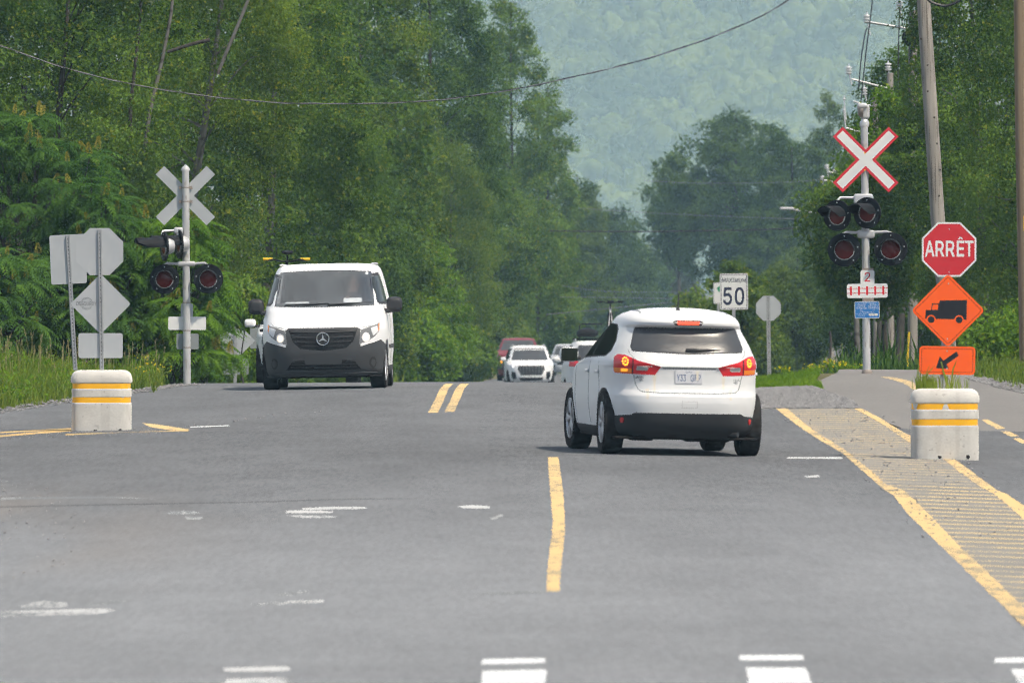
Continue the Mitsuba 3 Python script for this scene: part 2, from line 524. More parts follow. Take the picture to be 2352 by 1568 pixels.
xs = np.concatenate([[-1250, -600, -300, -160, -80, -50, -35], np.arange(-25, 25.1, 1.0), [35, 50, 80, 120, 160, 200, 300, 600, 1250]])
ds = np.concatenate([[-100, -40, 0, 20], np.arange(30, 260, 2.0), np.arange(260, 700, 8.0), np.arange(700, 5600, 200.0), np.arange(5600, 7640, 30.0), [7750]])
scene_ground = grid_sheet(xs, ds, lambda x, d: zg(x, d) - .05)
add('ground', scene_ground, 'm_dirt', True)
labels['ground'] = {'kind': 'structure', 'label': 'bare earth and low growth beside the road', 'category': 'ground'}

left_edge = [G(x, y) for x, y in [(-160, 972), (-60, 953), (0, 943), (120, 925), (250, 908), (320, 896), (380, 888), (440, 883)]]
left_xy = [(-30, 20), (-30, 110), (-13, 146), (-10.5, 154)] + [(p[0], p[1]) for p in left_edge[1:]] + [(-5.8, 196), (-4.8, 212), (-4.5, 240), (-4.2, 310), (-2.0, 455), (.6, 620), (9, 800), (28, 1000)]
right_xy = [(38, 1000), (18.5, 800), (9.4, 620), (7, 455), (5.2, 310), (3.7, 240), (3.4, 200), (3.35, 178)]
gi = [G(x, y) for x, y in [(1750, 937), (1962, 938), (1948, 921), (1893, 901), (1862, 886), (1886, 872)]]
island = Polygon([(3.2, 240), (3.3, 178)] + [(p[0], p[1]) for p in gi] + [(5.15, 186), (5.6, 200), (6.3, 240)])
re_ = [G(x, y) for x, y in [(2235, 863.5), (2262, 869), (2290, 878), (2340, 893), (2420, 908)]]
path_r = [(20, 110), (14.5, 150)] + [(p[0], p[1]) for p in re_[::-1]] + [(7.6, 190), (7.9, 205), (8.5, 240), (6.3, 240)]
road_poly = Polygon(left_xy + right_xy + [(3.3, 170), (5.0, 150), (30, 145), (30, 20)]).buffer(0)
path_poly = Polygon([(5.0, 150)] + [(p[0], p[1]) for p in (gi[1], gi[2], gi[3], gi[4], gi[5])] + [(5.15, 186), (5.6, 200), (6.3, 240)] + path_r[::-1][1:]).buffer(0)
road_poly = unary_union([road_poly]).difference(island)
path_only = path_poly.difference(road_poly).difference(island)
add('road', sheet(road_poly, 0.0, .8, 2.0), 'm_asphalt', True)
labels['road'] = {'kind': 'structure', 'label': 'worn grey asphalt road rising to the level crossing', 'category': 'road'}
add('bicycle_path', sheet(path_only, 0.0, .5, 1.5), 'm_path', True)
labels['bicycle_path'] = {'kind': 'structure', 'label': 'narrow asphalt path climbing beside the road on the right', 'category': 'path'}


def paint(name, poly, m, label, layer=1, rough=.007, kind='structure', **kw):
    k = key_for(name)
    if rough:
        poly = rough_edge(poly, rough)
    add(k, sheet(poly, .004 * layer, **kw), m, True)
    labels[k] = {'kind': kind, 'label': label, 'category': 'road marking'}
    return k


paint('centre_line', gp([(1258, 1050), (1263, 1120), (1270, 1200), (1259, 1290), (1254, 1359), (1284, 1359), (1290, 1290), (1298, 1215), (1294, 1130), (1282, 1050)]), 'm_yellow_line',
      'thick yellow centre line ending in the middle of the foreground road')
paint('double_line', gp([(983, 948), (1006, 948), (1041, 881.5), (1023, 881.5)]), 'm_yellow_line', 'left one of the two yellow centre lines near the crest')
paint('double_line', gp([(1021, 946), (1043, 946), (1077, 881.5), (1058, 881.5)]), 'm_yellow_line', 'right one of the two yellow centre lines near the crest')
paint('island_line', gp([(-40, 1003), (168, 985), (168, 990), (-40, 1000 + 7)]), 'm_yellow_worn', 'thin yellow line leading to the left concrete base from behind', rough=.006)
paint('island_line', gp([(-40, 994), (163, 983.5), (163, 986.5), (-40, 997)]), 'm_yellow_worn', 'faint upper yellow line left of the left concrete base', rough=.006)
paint('island_line', gp([(150, 997), (433, 988), (433, 990.5), (300, 992.5), (150, 1000)]), 'm_yellow_worn', 'thin yellow line passing in front of the left concrete base', rough=.006)
paint('arrow_wedge', gp([(326, 971.5), (370, 976), (437, 987), (404, 990), (345, 981)]), 'm_yellow_line', 'yellow wedge pointing right beside the left concrete base', rough=.006)
paint('white_line', gp([(437, 980), (527, 976.5), (527, 978.5), (437, 982)]), 'm_white_line', 'thin white line just right of the yellow wedge', rough=.004)


def z6(p):
    return [(1726 + x / 3.373, 863 + y / 3.373) for x, y in p]


def z8(p):
    return [(1526.8 + x / 2.85, 1128.5 + y / 2.85) for x, y in p]


hl = z6([(160, 232), (470, 465), (700, 600), (860, 740), (1030, 890), (1100, 930)]) + z8([(1600, 160), (1900, 450), (2200, 740), (2352, 885), (2600, 1110), (2900, 1380)])
hr = z6([(265, 240), (350, 320), (540, 460), (700, 560), (860, 685), (1050, 850), (1180, 890)]) + z8([(1700, 120), (1900, 330), (2100, 520), (2352, 760), (2600, 980), (2900, 1240)])
rl = z6([(790, 255), (900, 310), (1040, 390), (1150, 470), (1240, 530), (1500, 660), (1600, 740), (1720, 830), (1880, 920), (1980, 1000), (2112, 1120)]) + z8([(2352, 180), (2600, 330), (2900, 520)])
rr = z6([(850, 255), (1000, 330), (1110, 400), (1240, 470), (1590, 660), (1740, 770), (1900, 890), (1980, 920), (2112, 1010)]) + z8([(2352, 90), (2600, 225), (2900, 400)])
gl, gr_, grl, grr = (np.array([G(x, y)[:2] for x, y in a]) for a in (hl, hr, rl, rr))
paint('hatched_ground', Polygon(np.vstack([gr_, grl[::-1]])).buffer(0), 'm_hatch_ground', 'dusty hatched strip between the road and the bicycle path', rough=0)
paint('hatch_border', Polygon(np.vstack([gl, gr_[::-1]])).buffer(0), 'm_yellow_line', 'left yellow border of the hatched strip along the road', layer=2)
paint('hatch_border', Polygon(np.vstack([grl, grr[::-1]])).buffer(0), 'm_yellow_line', 'right yellow border of the hatched strip beside the path', layer=2)
fl = lambda d: np.interp(-d, -gr_[:, 1], gr_[:, 0])
fr = lambda d: np.interp(-d, -grl[:, 1], grl[:, 0])
d = gr_[:, 1].max() - 1.0
hk = None
while d > 70:
    a, b = fl(d) - .01, fr(d) + .01
    n = 8
    t = np.linspace(0, 1, n)
    w = .13 + .05 * RNG.random(n)
    mid = d - .55 * t + .10 * (RNG.random(n) - .5)
    ply_ = Polygon(list(zip(a + (b - a) * t, mid - w)) + list(zip((a + (b - a) * t)[::-1], (mid + w)[::-1])))
    k = child_key('hatched_ground', 'stripe')
    add(k, sheet(ply_.buffer(0), .008, .8, 1.5), 'm_hatch', True)
    d -= 1.24
for q, l in (([(1000, 8), (1090, 10), (1250, 50), (1310, 95), (1270, 120), (1180, 60), (1080, 28)], 'yellow path dash nearest the crest'),
             ([(1780, 340), (1830, 338), (1970, 408), (1905, 414)], 'yellow path dash just right of the right concrete base'),
             ([(1930, 430), (1990, 430), (2075, 466), (2010, 472)], 'second yellow path dash right of the right concrete base'),
             ([(2020, 485), (2080, 483), (2150, 520), (2100, 526)], 'yellow path dash at the right edge of the picture')):
    paint('path_dash', gp(z6(q), 183.5), 'm_yellow_line', l)
WL = [([(1107, 1514), (1252, 1511), (1252, 1523), (1107, 1526)], 'm_white_line', 'thin white strip above the middle crossing bar'),
      ([(1698, 1505), (1846, 1504), (1846, 1516), (1698, 1517)], 'm_white_line', 'thin white strip above the crossing bar right of centre'),
      ([(2284, 1511), (2440, 1509), (2440, 1521), (2284, 1522)], 'm_white_line', 'thin white strip in the right bottom corner'),
      ([(513, 1534), (662, 1530), (662, 1540), (513, 1543)], 'm_white_worn', 'worn thin white strip near the bottom left'),
      ([(1108, 1541), (1254, 1538), (1254, 1660), (1098, 1660)], 'm_white_line', 'wide white crossing bar at the bottom centre'),
      ([(1713, 1533), (1850, 1533), (1905, 1660), (1740, 1660)], 'm_white_line', 'wide white crossing bar at the bottom right of centre'),
      ([(2323, 1537), (2470, 1536), (2570, 1660), (2390, 1660)], 'm_white_line', 'wide white crossing bar in the right bottom corner'),
      ([(517, 1560), (660, 1556), (640, 1660), (470, 1660)], 'm_white_worn', 'worn white crossing bar at the bottom left'),
      ([(0, 1404), (240, 1398), (262, 1402), (240, 1409), (0, 1417)], 'm_white_worn', 'long worn white streak at the left edge'),
      ([(50, 1392), (95, 1380), (150, 1384), (160, 1393), (60, 1398)], 'm_white_worn', 'white paint remnant above the long streak'),
      ([(185, 1387), (285, 1376), (290, 1384), (200, 1393)], 'm_white_faint', 'faint white smear right of the long streak'),
      ([(568, 1388), (650, 1381), (742, 1377), (742, 1384), (600, 1390)], 'm_white_worn', 'slanted white streak left of the centre line'),
      ([(628, 1363), (705, 1356), (712, 1363), (640, 1371)], 'm_white_worn', 'short white paint blotch above the slanted streak'),
      ([(692, 1167), (760, 1164), (838, 1164.5), (842, 1168), (770, 1171), (700, 1171)], 'm_white_worn', 'upper streak of a worn white road symbol left of centre'),
      ([(655, 1173), (700, 1172), (770, 1175), (765, 1178), (690, 1179), (657, 1178)], 'm_white_worn', 'middle streak of a worn white road symbol left of centre'),
      ([(660, 1184), (720, 1183), (775, 1185), (770, 1189), (700, 1190)], 'm_white_worn', 'lower streak of a worn white road symbol left of centre'),
      ([(372, 1179), (400, 1173), (440, 1174), (465, 1179), (400, 1182)], 'm_white_worn', 'small worn white mark far left of the centre line'),
      ([(425, 1187), (470, 1184), (460, 1194), (430, 1193)], 'm_white_faint', 'faint white smudge below the small mark'),
      ([(1052, 1163), (1080, 1160), (1128, 1163), (1126, 1168), (1070, 1168)], 'm_white_worn', 'thin white streak just left of the centre line'),
      ([(1124, 1190), (1150, 1181), (1155, 1185), (1132, 1195)], 'm_white_faint', 'tiny faint white tick beside the centre line'),
      ([(1080, 1365), (1150, 1360), (1262, 1357), (1262, 1362), (1150, 1367)], 'm_white_faint', 'faint white line meeting the end of the centre line'),
      ([(1808, 1050), (1935, 1050), (1935, 1054), (1808, 1053.5)], 'm_white_line', 'thin white line at the left border of the hatched strip'),
      ([(1850, 1093), (1882, 1091), (1882, 1096), (1850, 1097)], 'm_white_worn', 'tiny white tick below the thin line by the hatching'),
      ([(0, 1143), (240, 1140), (360, 1146), (240, 1144), (0, 1148)], 'm_white_faint', 'faint pale line across the road at far left')]
for q, m, l in WL:
    paint('white_mark', gp(q), m, l, rough=.02 if m != 'm_white_line' else .008)


# gravel: real small stones, too many to count
def stones(poly, n, r0, r1, seed, lift=0.):
    rng = np.random.default_rng(seed)
    bv = np.array([[1, 0, 0], [0, 1, 0], [-1, 0, 0], [0, -1, 0], [0, 0, 1], [.4, .3, -.8]], float)
    bf = np.array([[0, 1, 4], [1, 2, 4], [2, 3, 4], [3, 0, 4], [1, 0, 5], [2, 1, 5], [3, 2, 5], [0, 3, 5]])
    x0, y0, x1, y1 = poly.bounds
    pts = np.column_stack([rng.uniform(x0, x1, n * 3), rng.uniform(y0, y1, n * 3)])
    pts = pts[shapely.contains_xy(poly, pts[:, 0], pts[:, 1])][:n]
    n = len(pts)
    r = rng.uniform(r0, r1, n) * rng.uniform(.7, 1.2, n)
    q = bv[None] * (1 + .35 * (rng.random((n, len(bv), 1)) - .5)) * r[:, None, None] * np.stack([rng.uniform(.8, 1.3, n), rng.uniform(.8, 1.3, n), rng.uniform(.55, .9, n)], -1)[:, None]
    a = rng.uniform(0, 6.28, n)
    c, s = np.cos(a)[:, None], np.sin(a)[:, None]
    q = np.stack([q[..., 0] * c - q[..., 1] * s, q[..., 0] * s + q[..., 1] * c, q[..., 2]], -1)
    z = zg(pts[:, 0], pts[:, 1]) + lift + r * .25
    v = (q + np.column_stack([pts, z])[:, None]).reshape(-1, 3)
    f = (bf[None] + (np.arange(n) * len(bv))[:, None, None]).reshape(-1, 3)
    return tm(v, f)


gr_poly = Polygon([(p[0], p[1]) for p in (G(1740, 939), G(1964, 939), G(1950, 921), G(1893, 901), G(1858, 889), G(1740, 893))]).buffer(.05)
add('gravel_bed', sheet(gr_poly, .006, .5, 1.), 'm_gravel', True)
labels['gravel_bed'] = {'kind': 'structure', 'label': 'grey crushed stone between the road and the path', 'category': 'gravel'}
ledge = LineString([(p[0], p[1]) for p in left_edge]).buffer(.28)
redge = LineString([(p[0], p[1]) for p in re_[1:]]).buffer(.3)
spill = unary_union([gp([(1880, 1000), (1930, 1000), (1965, 1050), (1930, 1062), (1895, 1030)]), LineString([(p[0], p[1]) for p in (G(440, 978), G(560, 965), G(640, 950), G(720, 946))]).buffer(.12)])
dust = gp([(0, 1095), (120, 1110), (200, 1200), (160, 1300), (0, 1340)])
mess = Polygon(np.vstack([gl, grr[::-1]])).buffer(.1)
mess = mess.intersection(sbox(-50, 100, 50, 170))
st = cat(stones(gr_poly, 9000, .010, .028, 1, .006), stones(ledge, 2600, .01, .03, 2), stones(redge, 1200, .01, .03, 3), stones(spill, 900, .006, .022, 4), stones(dust, 130, .004, .016, 5), stones(mess, 700, .004, .016, 6, .008),
         stones(gp([(-40, 1000), (440, 975), (430, 995), (-40, 1010)]), 260, .005, .014, 8))
add('loose_gravel', st, 'm_gravel')
labels['loose_gravel'] = {'kind': 'stuff', 'label': 'loose grey stones on the shoulders and the gravel bed', 'category': 'gravel'}
# ---------------------------------------------------------------- plants
def leaves(c, axis, nrm, L, W, fold=.25):
    """n kite-shaped leaves of two faces each: base points c, direction axis, normal nrm, lengths L, widths W."""
    axis = axis / np.linalg.norm(axis, axis=1, keepdims=True)
    side = np.cross(axis, nrm)
    side /= np.linalg.norm(side, axis=1, keepdims=True) + 1e-9
    nn = np.cross(side, axis)
    L, W = L[:, None], W[:, None]
    b = c
    t = c + axis * L
    m = c + axis * L * .42 - nn * W * fold
    l, r = m + side * W * .5 + nn * W * fold * 1.6, m - side * W * .5 + nn * W * fold * 1.6
    v = np.stack([b, r, t, l], 1).reshape(-1, 3)
    k = np.arange(len(c))[:, None] * 4
    f = np.vstack([k + [0, 1, 2], k + [0, 2, 3]])
    return tm(v, f)


def unit(rng, n):
    v = rng.normal(size=(n, 3))
    return v / np.linalg.norm(v, axis=1, keepdims=True)


def clump_leaves(rng, centers, sig, per, L, ar=.72, droop=.35, flat=.75):
    n = len(centers) * per
    c = np.repeat(centers, per, 0)
    s = np.repeat(np.broadcast_to(sig, (len(centers),)), per)[:, None]
    off = unit(rng, n) * (rng.random((n, 1)) ** .45) * s * [1, 1, flat]
    p = c + off
    ax = off / (s + 1e-6) * .8 + unit(rng, n) * .75 + [0, 0, -droop]
    nr = unit(rng, n) * .6 + off / (s + 1e-6) * .75 + [0, 0, .55]
    ll = L * rng.uniform(.6, 1.25, n)
    return leaves(p, ax, nr, ll, ll * ar * rng.uniform(.8, 1.15, n))


def crown_points(rng, n, H0, H, R, shape='oval', noise_amp=.35, seed=0, fill=.22):
    """Clump centres spread through a crown that stands on the origin; more of them near its outside."""
    out = []
    while sum(map(len, out)) < n:
        m = n * 2
        z = rng.random(m)
        a = rng.uniform(0, 2 * np.pi, m)
        if shape == 'oval':
            prof = np.sin(np.pi * np.clip(z * .93 + .07, 0, 1)) ** .55
        elif shape == 'column':
            prof = np.minimum(1, (1.02 - z) * 3.2) ** .6 * np.minimum(1, z * 5 + .55)
        elif shape == 'cone':
            prof = (1 - z) ** .85 + .03
        else:
            prof = np.sqrt(np.clip(1 - z ** 2, 0, 1))
        q = np.stack([np.cos(a) * 1.1, np.sin(a) * 1.1, z * 3.2], -1)
        k = 1 + noise_amp * 2 * (meshkit.fbm(q * 1.3 + seed * 7.3, 3, seed) - .5)
        r = rng.random(m) ** fill * prof * k * R
        p = np.stack([r * np.cos(a), r * np.sin(a), H0 + z * (H - H0) * (.92 + .16 * (k - 1))], -1)
        gap = meshkit.fbm(p * (1.7 / max(R, .8)) + seed * 3.1, 2, seed + 5)
        keep = (rng.random(m) < prof * k) & (rng.random(m) < np.clip((gap - .33) * 5.5, .14, 1))
        out.append(p[keep])
    return np.vstack(out)[:n]


def bough(rng, a, b, r0, r1, sag=.12, n=6):
    t = np.linspace(0, 1, n)[:, None]
    L = np.linalg.norm(b - a)
    p = a + (b - a) * t + np.array([0, 0, 1]) * np.sin(np.pi * t) * L * sag + rng.normal(size=(n, 3)) * L * .025 * np.sin(np.pi * t)
    return tube(p, np.linspace(r0, r1, n), 5, False)


def tree(name, label, px, d, top, R, leaf, bark='m_bark', base_py=None, H0=.5, n=420, per=70, L=.085, sig=.36, shape='oval', trunk_r=.13, seed=1, lean=(0, 0),
         fill=.22, group=None, category='tree', amp=.35, ar=.72, droop=.35, twigs=18, flat=.75):
    rng = np.random.default_rng(seed)
    x = (px - CX) / S(d)
    z0 = float(zg(x, d)) if base_py is None else P(px, base_py, d)[2]
    H = P(px, top, d)[2] - z0
    k = thing(name, label, category, group)
    pts = crown_points(rng, n, H0, H, R, shape, amp, seed, fill)
    tr = np.linspace(0, 1, 12)[:, None]
    path = np.hstack([lean[0] * tr ** 1.3 + .05 * np.sin(tr * 7 + seed), lean[1] * tr + .05 * np.cos(tr * 6 + seed), tr * H * .93 - .15 * (1 - tr)])
    rad = trunk_r * (1 - .86 * tr[:, 0]) + trunk_r * .5 * np.exp(-tr[:, 0] * 25)
    bits = [tube(path, rad, 9)]
    ctr = np.interp(np.clip(pts[:, 2] / (H * .93), 0, 1), tr[:, 0], path[:, 0]), np.interp(np.clip(pts[:, 2] / (H * .93), 0, 1), tr[:, 0], path[:, 1])
    pts[:, 0] += ctr[0]
    pts[:, 1] += ctr[1]
    for q in pts[rng.permutation(len(pts))[:twigs]]:
        zt = max(.15, q[2] - np.hypot(q[0], q[1]) * rng.uniform(.3, .9))
        a = np.array([np.interp(zt / (H * .93), tr[:, 0], path[:, 0]), np.interp(zt / (H * .93), tr[:, 0], path[:, 1]), zt])
        bits.append(bough(rng, a, q, max(.012, trunk_r * .22 * (1 - zt / H) + .008), .004))
    o = np.array([x, d, z0])
    t_ = cat(bits)
    t_.apply_translation(o)
    part(k, 'trunk', t_, bark, 60)
    c = clump_leaves(rng, pts, sig * rng.uniform(.6, 1.35, len(pts)), per, L, ar, droop, flat)
    c.apply_translation(o)
    part(k, 'crown', c, leaf)
    return k


# the wooded hill far behind: nobody could count its trees
def hill_wood():
    rng = np.random.default_rng(11)
    pts = []
    for d in np.arange(5900, 6720, 13.0):
        n = int(285 / 12)
        pts.append(np.column_stack([np.linspace(-55, 230, n) + rng.uniform(-6, 6, n), np.full(n, d) + rng.uniform(-4, 4, n)]))
    p = np.vstack(pts)
    z = zg(p[:, 0], p[:, 1])
    b1, b2 = trimesh.creation.icosphere(2), trimesh.creation.icosphere(1)
    V, Fc, n0 = [], [], 0
    for (x, y), z_ in zip(p, z):
        h, r = rng.uniform(11, 22), rng.uniform(4.8, 9.0)
        for k in range(3):
            bb = b1 if k < 1 else b2
            rr = r if k == 0 else r * rng.uniform(.45, .7)
            c = np.array([x, y, z_ + h * .62]) + (0 if k == 0 else unit(rng, 1)[0] * [r * .8, r * .8, h * .33])
            v = bb.vertices
            k_ = 1 + 1.5 * (meshkit.fbm(v * 2.6 + c * .37, 3, 3)[:, None] - .5)
            v = v * k_ * [rr, rr, rr * (h / r * .5 if k == 0 else .9)] + c
            V.append(v)
            Fc.append(bb.faces + n0)
            n0 += len(v)
    lobes = tm(np.vstack(V), np.vstack(Fc))
    m = rng.integers(0, len(lobes.vertices), 130000)
    q = lobes.vertices[m]
    lf = leaves(q + unit(rng, len(q)) * .8, unit(rng, len(q)), unit(rng, len(q)) * .5 + [0, -.4, .5], rng.uniform(1.1, 2.6, len(q)), rng.uniform(.9, 1.9, len(q)))
    return cat(lobes, lf)


k = thing('hillside_wood', 'hazy blue green wooded hillside filling the gap between the trees', 'wood', kind='stuff')
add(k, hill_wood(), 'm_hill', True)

# ---- left side of the road, nearest first
tree('birch', 'tall birch behind the sumac at far left with a dark and a pale trunk', 110, 236, -330, 2.5, 'm_leaf_green', 'm_bark', n=800, per=116, L=0.076, seed=21, H0=1.2, trunk_r=.12, lean=(.5, 0))
tree('birch', 'pale leaning birch with a broken limb left of the crossed boards on the left pole', 400, 243, -330, 2.1, 'm_leaf_olive', 'm_birch', n=760, per=112, L=0.072, seed=22, H0=.6, trunk_r=.14, lean=(1.3, 0), droop=.6, ar=.6)
tree('poplar', 'broad glossy poplar rising right behind the left crossed boards', 610, 275, -250, 2.5, 'm_leaf_green', 'm_birch', n=640, per=116, L=0.080, seed=23, H0=.6, trunk_r=.14, lean=(.3, 0), droop=.6, ar=.85)
tree('alder', 'dark dense alder behind the roof of the white van', 775, 345, 215, 2.1, 'm_leaf_dark', n=560, per=116, L=0.088, seed=24, H0=.2, trunk_r=.10, sig=.42)
tree('poplar', 'olive leaved poplar above the dense alder behind the van', 830, 372, -230, 2.7, 'm_leaf_olive', n=620, per=109, L=0.104, seed=25, H0=.5, trunk_r=.16, droop=.6, ar=.85, sig=.46)
tree('maple', 'bright green young maple at the right shoulder of the white van', 960, 415, 470, 1.8, 'm_leaf_bright', n=330, per=98, L=0.128, seed=26, H0=.2, trunk_r=.08, flat=.45, sig=.42)
tree('willow', 'light olive willow between the van and the red off-road car', 1035, 470, 270, 1.9, 'm_leaf_olive', n=460, per=112, L=0.112, seed=27, H0=.1, trunk_r=.12, ar=.42, droop=.5, sig=.44)
tree('alder', 'tall dark alder behind the light olive willow', 985, 480, -200, 3.1, 'm_leaf_dark', n=680, per=102, L=0.128, seed=28, H0=.4, trunk_r=.2, sig=.55)
tree('alder', 'bushy alder standing behind the red off-road car', 1120, 575, 330, 2.3, 'm_leaf_green', n=430, per=91, L=0.145, seed=29, H0=.1, trunk_r=.14, sig=.5)
tree('poplar', 'tall feathery poplar at the edge of the left wood against the hill', 1175, 640, -60, 2.08, 'm_leaf_green', n=520, per=78, L=0.155, seed=30, H0=0.40, trunk_r=0.171, shape='column', amp=.6, sig=0.45)
tree('poplar', 'second feathery poplar leaning out against the hazy hill', 1258, 720, 150, 1.91, 'm_leaf_green', n=440, per=78, L=0.172, seed=31, H0=0.30, trunk_r=0.180, amp=.7, sig=0.47)
tree('elm', 'rounded elm below the second feathery poplar', 1235, 625, 420, 2.1, 'm_leaf_green', n=380, per=78, L=0.153, seed=32, H0=.2, trunk_r=.14, amp=.5, sig=.5)
tree('elm', 'hazy elm with arching boughs above the white oncoming car', 1325, 900, 370, 2.74, 'm_leaf_blue', n=430, per=60, L=0.261, seed=33, H0=0.30, trunk_r=0.209, amp=.6, sig=0.65)
tree('elm', 'low hazy elm left of the middle of the road gap', 1300, 920, 560, 3.02, 'm_leaf_far', n=360, per=60, L=0.263, seed=34, H0=0.20, trunk_r=0.210, amp=.5, sig=0.66)
tree('ash', 'hazy ash tree farther along the left side of the road', 1412, 1050, 450, 3.10, 'm_leaf_far', n=400, per=60, L=0.296, seed=35, H0=0.40, trunk_r=0.242, amp=.6, sig=0.74)
# ---- the end of the road
tree('maple', 'dark maple behind the bicycle on the roof of the car ahead', 1450, 1200, 560, 4.66, 'm_leaf_far', n=420, per=60, L=0.353, seed=36, H0=0.40, trunk_r=0.282, amp=.5, sig=0.85)
tree('spruce', 'grey half bare spruce in the middle of the road gap', 1552, 1250, 505, 3.74, 'm_leaf_spruce', n=480, per=55, L=0.374, seed=37, H0=0.40, trunk_r=0.259, shape='cone', ar=.3, droop=.6, amp=.6, flat=.4, sig=0.72)
tree('oak', 'large hazy oak standing against the hill right of the middle', 1690, 950, 232, 5.86, 'm_leaf_far', n=520, per=85, L=0.301, seed=38, H0=6.02, trunk_r=0.443, amp=.75, sig=0.82, fill=.45, twigs=90)
tree('oak', 'smaller oak below the left side of the large hazy oak', 1560, 1000, 400, 2.50, 'm_leaf_far', n=170, per=80, L=0.297, seed=39, H0=7.50, trunk_r=0.250, amp=.8, sig=0.70, fill=.4)
tree('ash', 'hazy ash tree right of the large oak', 1818, 900, 290, 4.18, 'm_leaf_far', n=480, per=70, L=0.289, seed=40, H0=0.50, trunk_r=0.289, amp=.6, sig=0.58)
tree('birch', 'yellowish young birch behind the speed limit sign', 1700, 345, 590, 1.15, 'm_leaf_olive', n=120, per=60, L=.12, seed=41, H0=1.5, trunk_r=.045, amp=.9, droop=.7, fill=.5, sig=.26)
tree('birch', 'small yellowish birch above the roof of the white car in front', 1600, 420, 640, .85, 'm_leaf_olive', n=60, per=60, L=.14, seed=42, H0=1.7, trunk_r=.04, amp=.9, droop=.7, fill=.5, sig=.28)
# ---- right side of the road
tree('poplar', 'hazy poplar with a ragged top left of the crossing bell', 1915, 980, 195, 2.97, 'm_leaf_blue', n=440, per=60, L=0.282, seed=43, H0=0.50, trunk_r=0.193, amp=.65, sig=0.53)
tree('poplar', 'dark poplar behind the lower lamps of the right crossing signal', 1865, 900, 420, 3.48, 'm_leaf_blue', n=460, per=60, L=0.261, seed=44, H0=0.30, trunk_r=0.174, amp=.45, sig=0.52)
tree('birch', 'leafy dark birch behind the pole of the right crossing signal', 2000, 256, 320, 1.25, 'm_leaf_green', n=380, per=75, L=.09, seed=58, H0=2.0, trunk_r=.06, amp=.6, droop=.5, fill=.35)
tree('birch', 'bright leaved birch close behind the crossing bell', 2030, 259, 172, .95, 'm_leaf_bright', n=240, per=75, L=.10, seed=45, H0=2.3, trunk_r=.07, amp=.6, droop=.6, fill=.35)
tree('birch', 'dark birch with pale trunk behind the stop sign', 2100, 312, 30, 1.9, 'm_leaf_dark', 'm_birch', n=560, per=98, L=0.089, seed=46, H0=1.3, trunk_r=.11, amp=.4)
tree('birch', 'dense birch between the leaning pole and the right edge', 2275, 252, -300, 1.75, 'm_leaf_green', 'm_birch', n=720, per=108, L=0.072, seed=47, H0=1.1, trunk_r=.12, lean=(-.6, 0), droop=.6)
tree('birch', 'leafy birch cut off by the right edge of the picture', 2390, 240, -330, 1.9, 'm_leaf_green', 'm_birch', n=560, per=104, L=0.072, seed=48, H0=.8, trunk_r=.11, droop=.6)
tree('alder', 'dark alder deep in the right wood behind the trunks', 2050, 390, 330, 2.7, 'm_leaf_dark', n=480, per=50, L=.14, seed=49, H0=.2, trunk_r=.12)
tree('alder', 'dark alder behind the orange truck sign', 2240, 345, 380, 2.7, 'm_leaf_dark', n=500, per=52, L=.13, seed=50, H0=.2, trunk_r=.12)
tree('alder', 'dark alder behind the back of the octagonal sign', 1830, 820, 560, 3.51, 'm_leaf_blue', n=420, per=60, L=0.249, seed=51, H0=0.20, trunk_r=0.146, sig=0.53)
tree('alder', 'hazy alder closing the view right of the octagonal sign back', 1800, 470, 600, 1.9, 'm_leaf_blue', n=330, per=60, L=.15, seed=66, H0=.1, trunk_r=.1, sig=.42)
tree('bush', 'dim low bush between the speed limit sign and the octagonal sign back', 1728, 430, 735, 1.3, 'm_leaf_blue', n=220, per=60, L=.14, seed=67, H0=.05, trunk_r=.04, category='bush')
tree('bush', 'light green bush beside the orange signs at the right edge', 2330, 205, 700, .75, 'm_leaf_bright', n=110, per=70, L=.085, seed=52, H0=.15, trunk_r=.03, category='bush', amp=.6)
tree('bush', 'leafy undergrowth behind the back of the diamond sign left of the van', 545, 242, 640, 1.05, 'm_leaf_bright', n=170, per=75, L=.085, seed=53, H0=.05, trunk_r=.03, category='bush')
tree('bush', 'leafy sapling half covering the sign backs left of the van', 560, 219, 640, .38, 'm_leaf_green', n=46, per=60, L=.085, seed=59, H0=1.25, trunk_r=.02, category='bush', amp=.5, sig=.2)
tree('bush', 'broad leafy bush at the foot of the left wood behind the van', 690, 290, 520, 1.5, 'm_leaf_green', n=300, per=75, L=.10, seed=54, H0=.05, trunk_r=.04, category='bush')
tree('bush', 'low pale green bush right of the white van', 940, 400, 690, 1.5, 'm_leaf_bright', n=240, per=70, L=.14, seed=55, H0=.05, trunk_r=.03, category='bush')
tree('bush', 'low bush by the verge halfway between the van and the red car', 1040, 465, 735, 1.7, 'm_leaf_green', n=240, per=70, L=.15, seed=56, H0=.05, trunk_r=.03, category='bush')
tree('bush', 'low hazy bush next to the red off-road car', 1125, 560, 690, 2.0, 'm_leaf_olive', n=240, per=65, L=.17, seed=57, H0=.05, trunk_r=.03, category='bush')
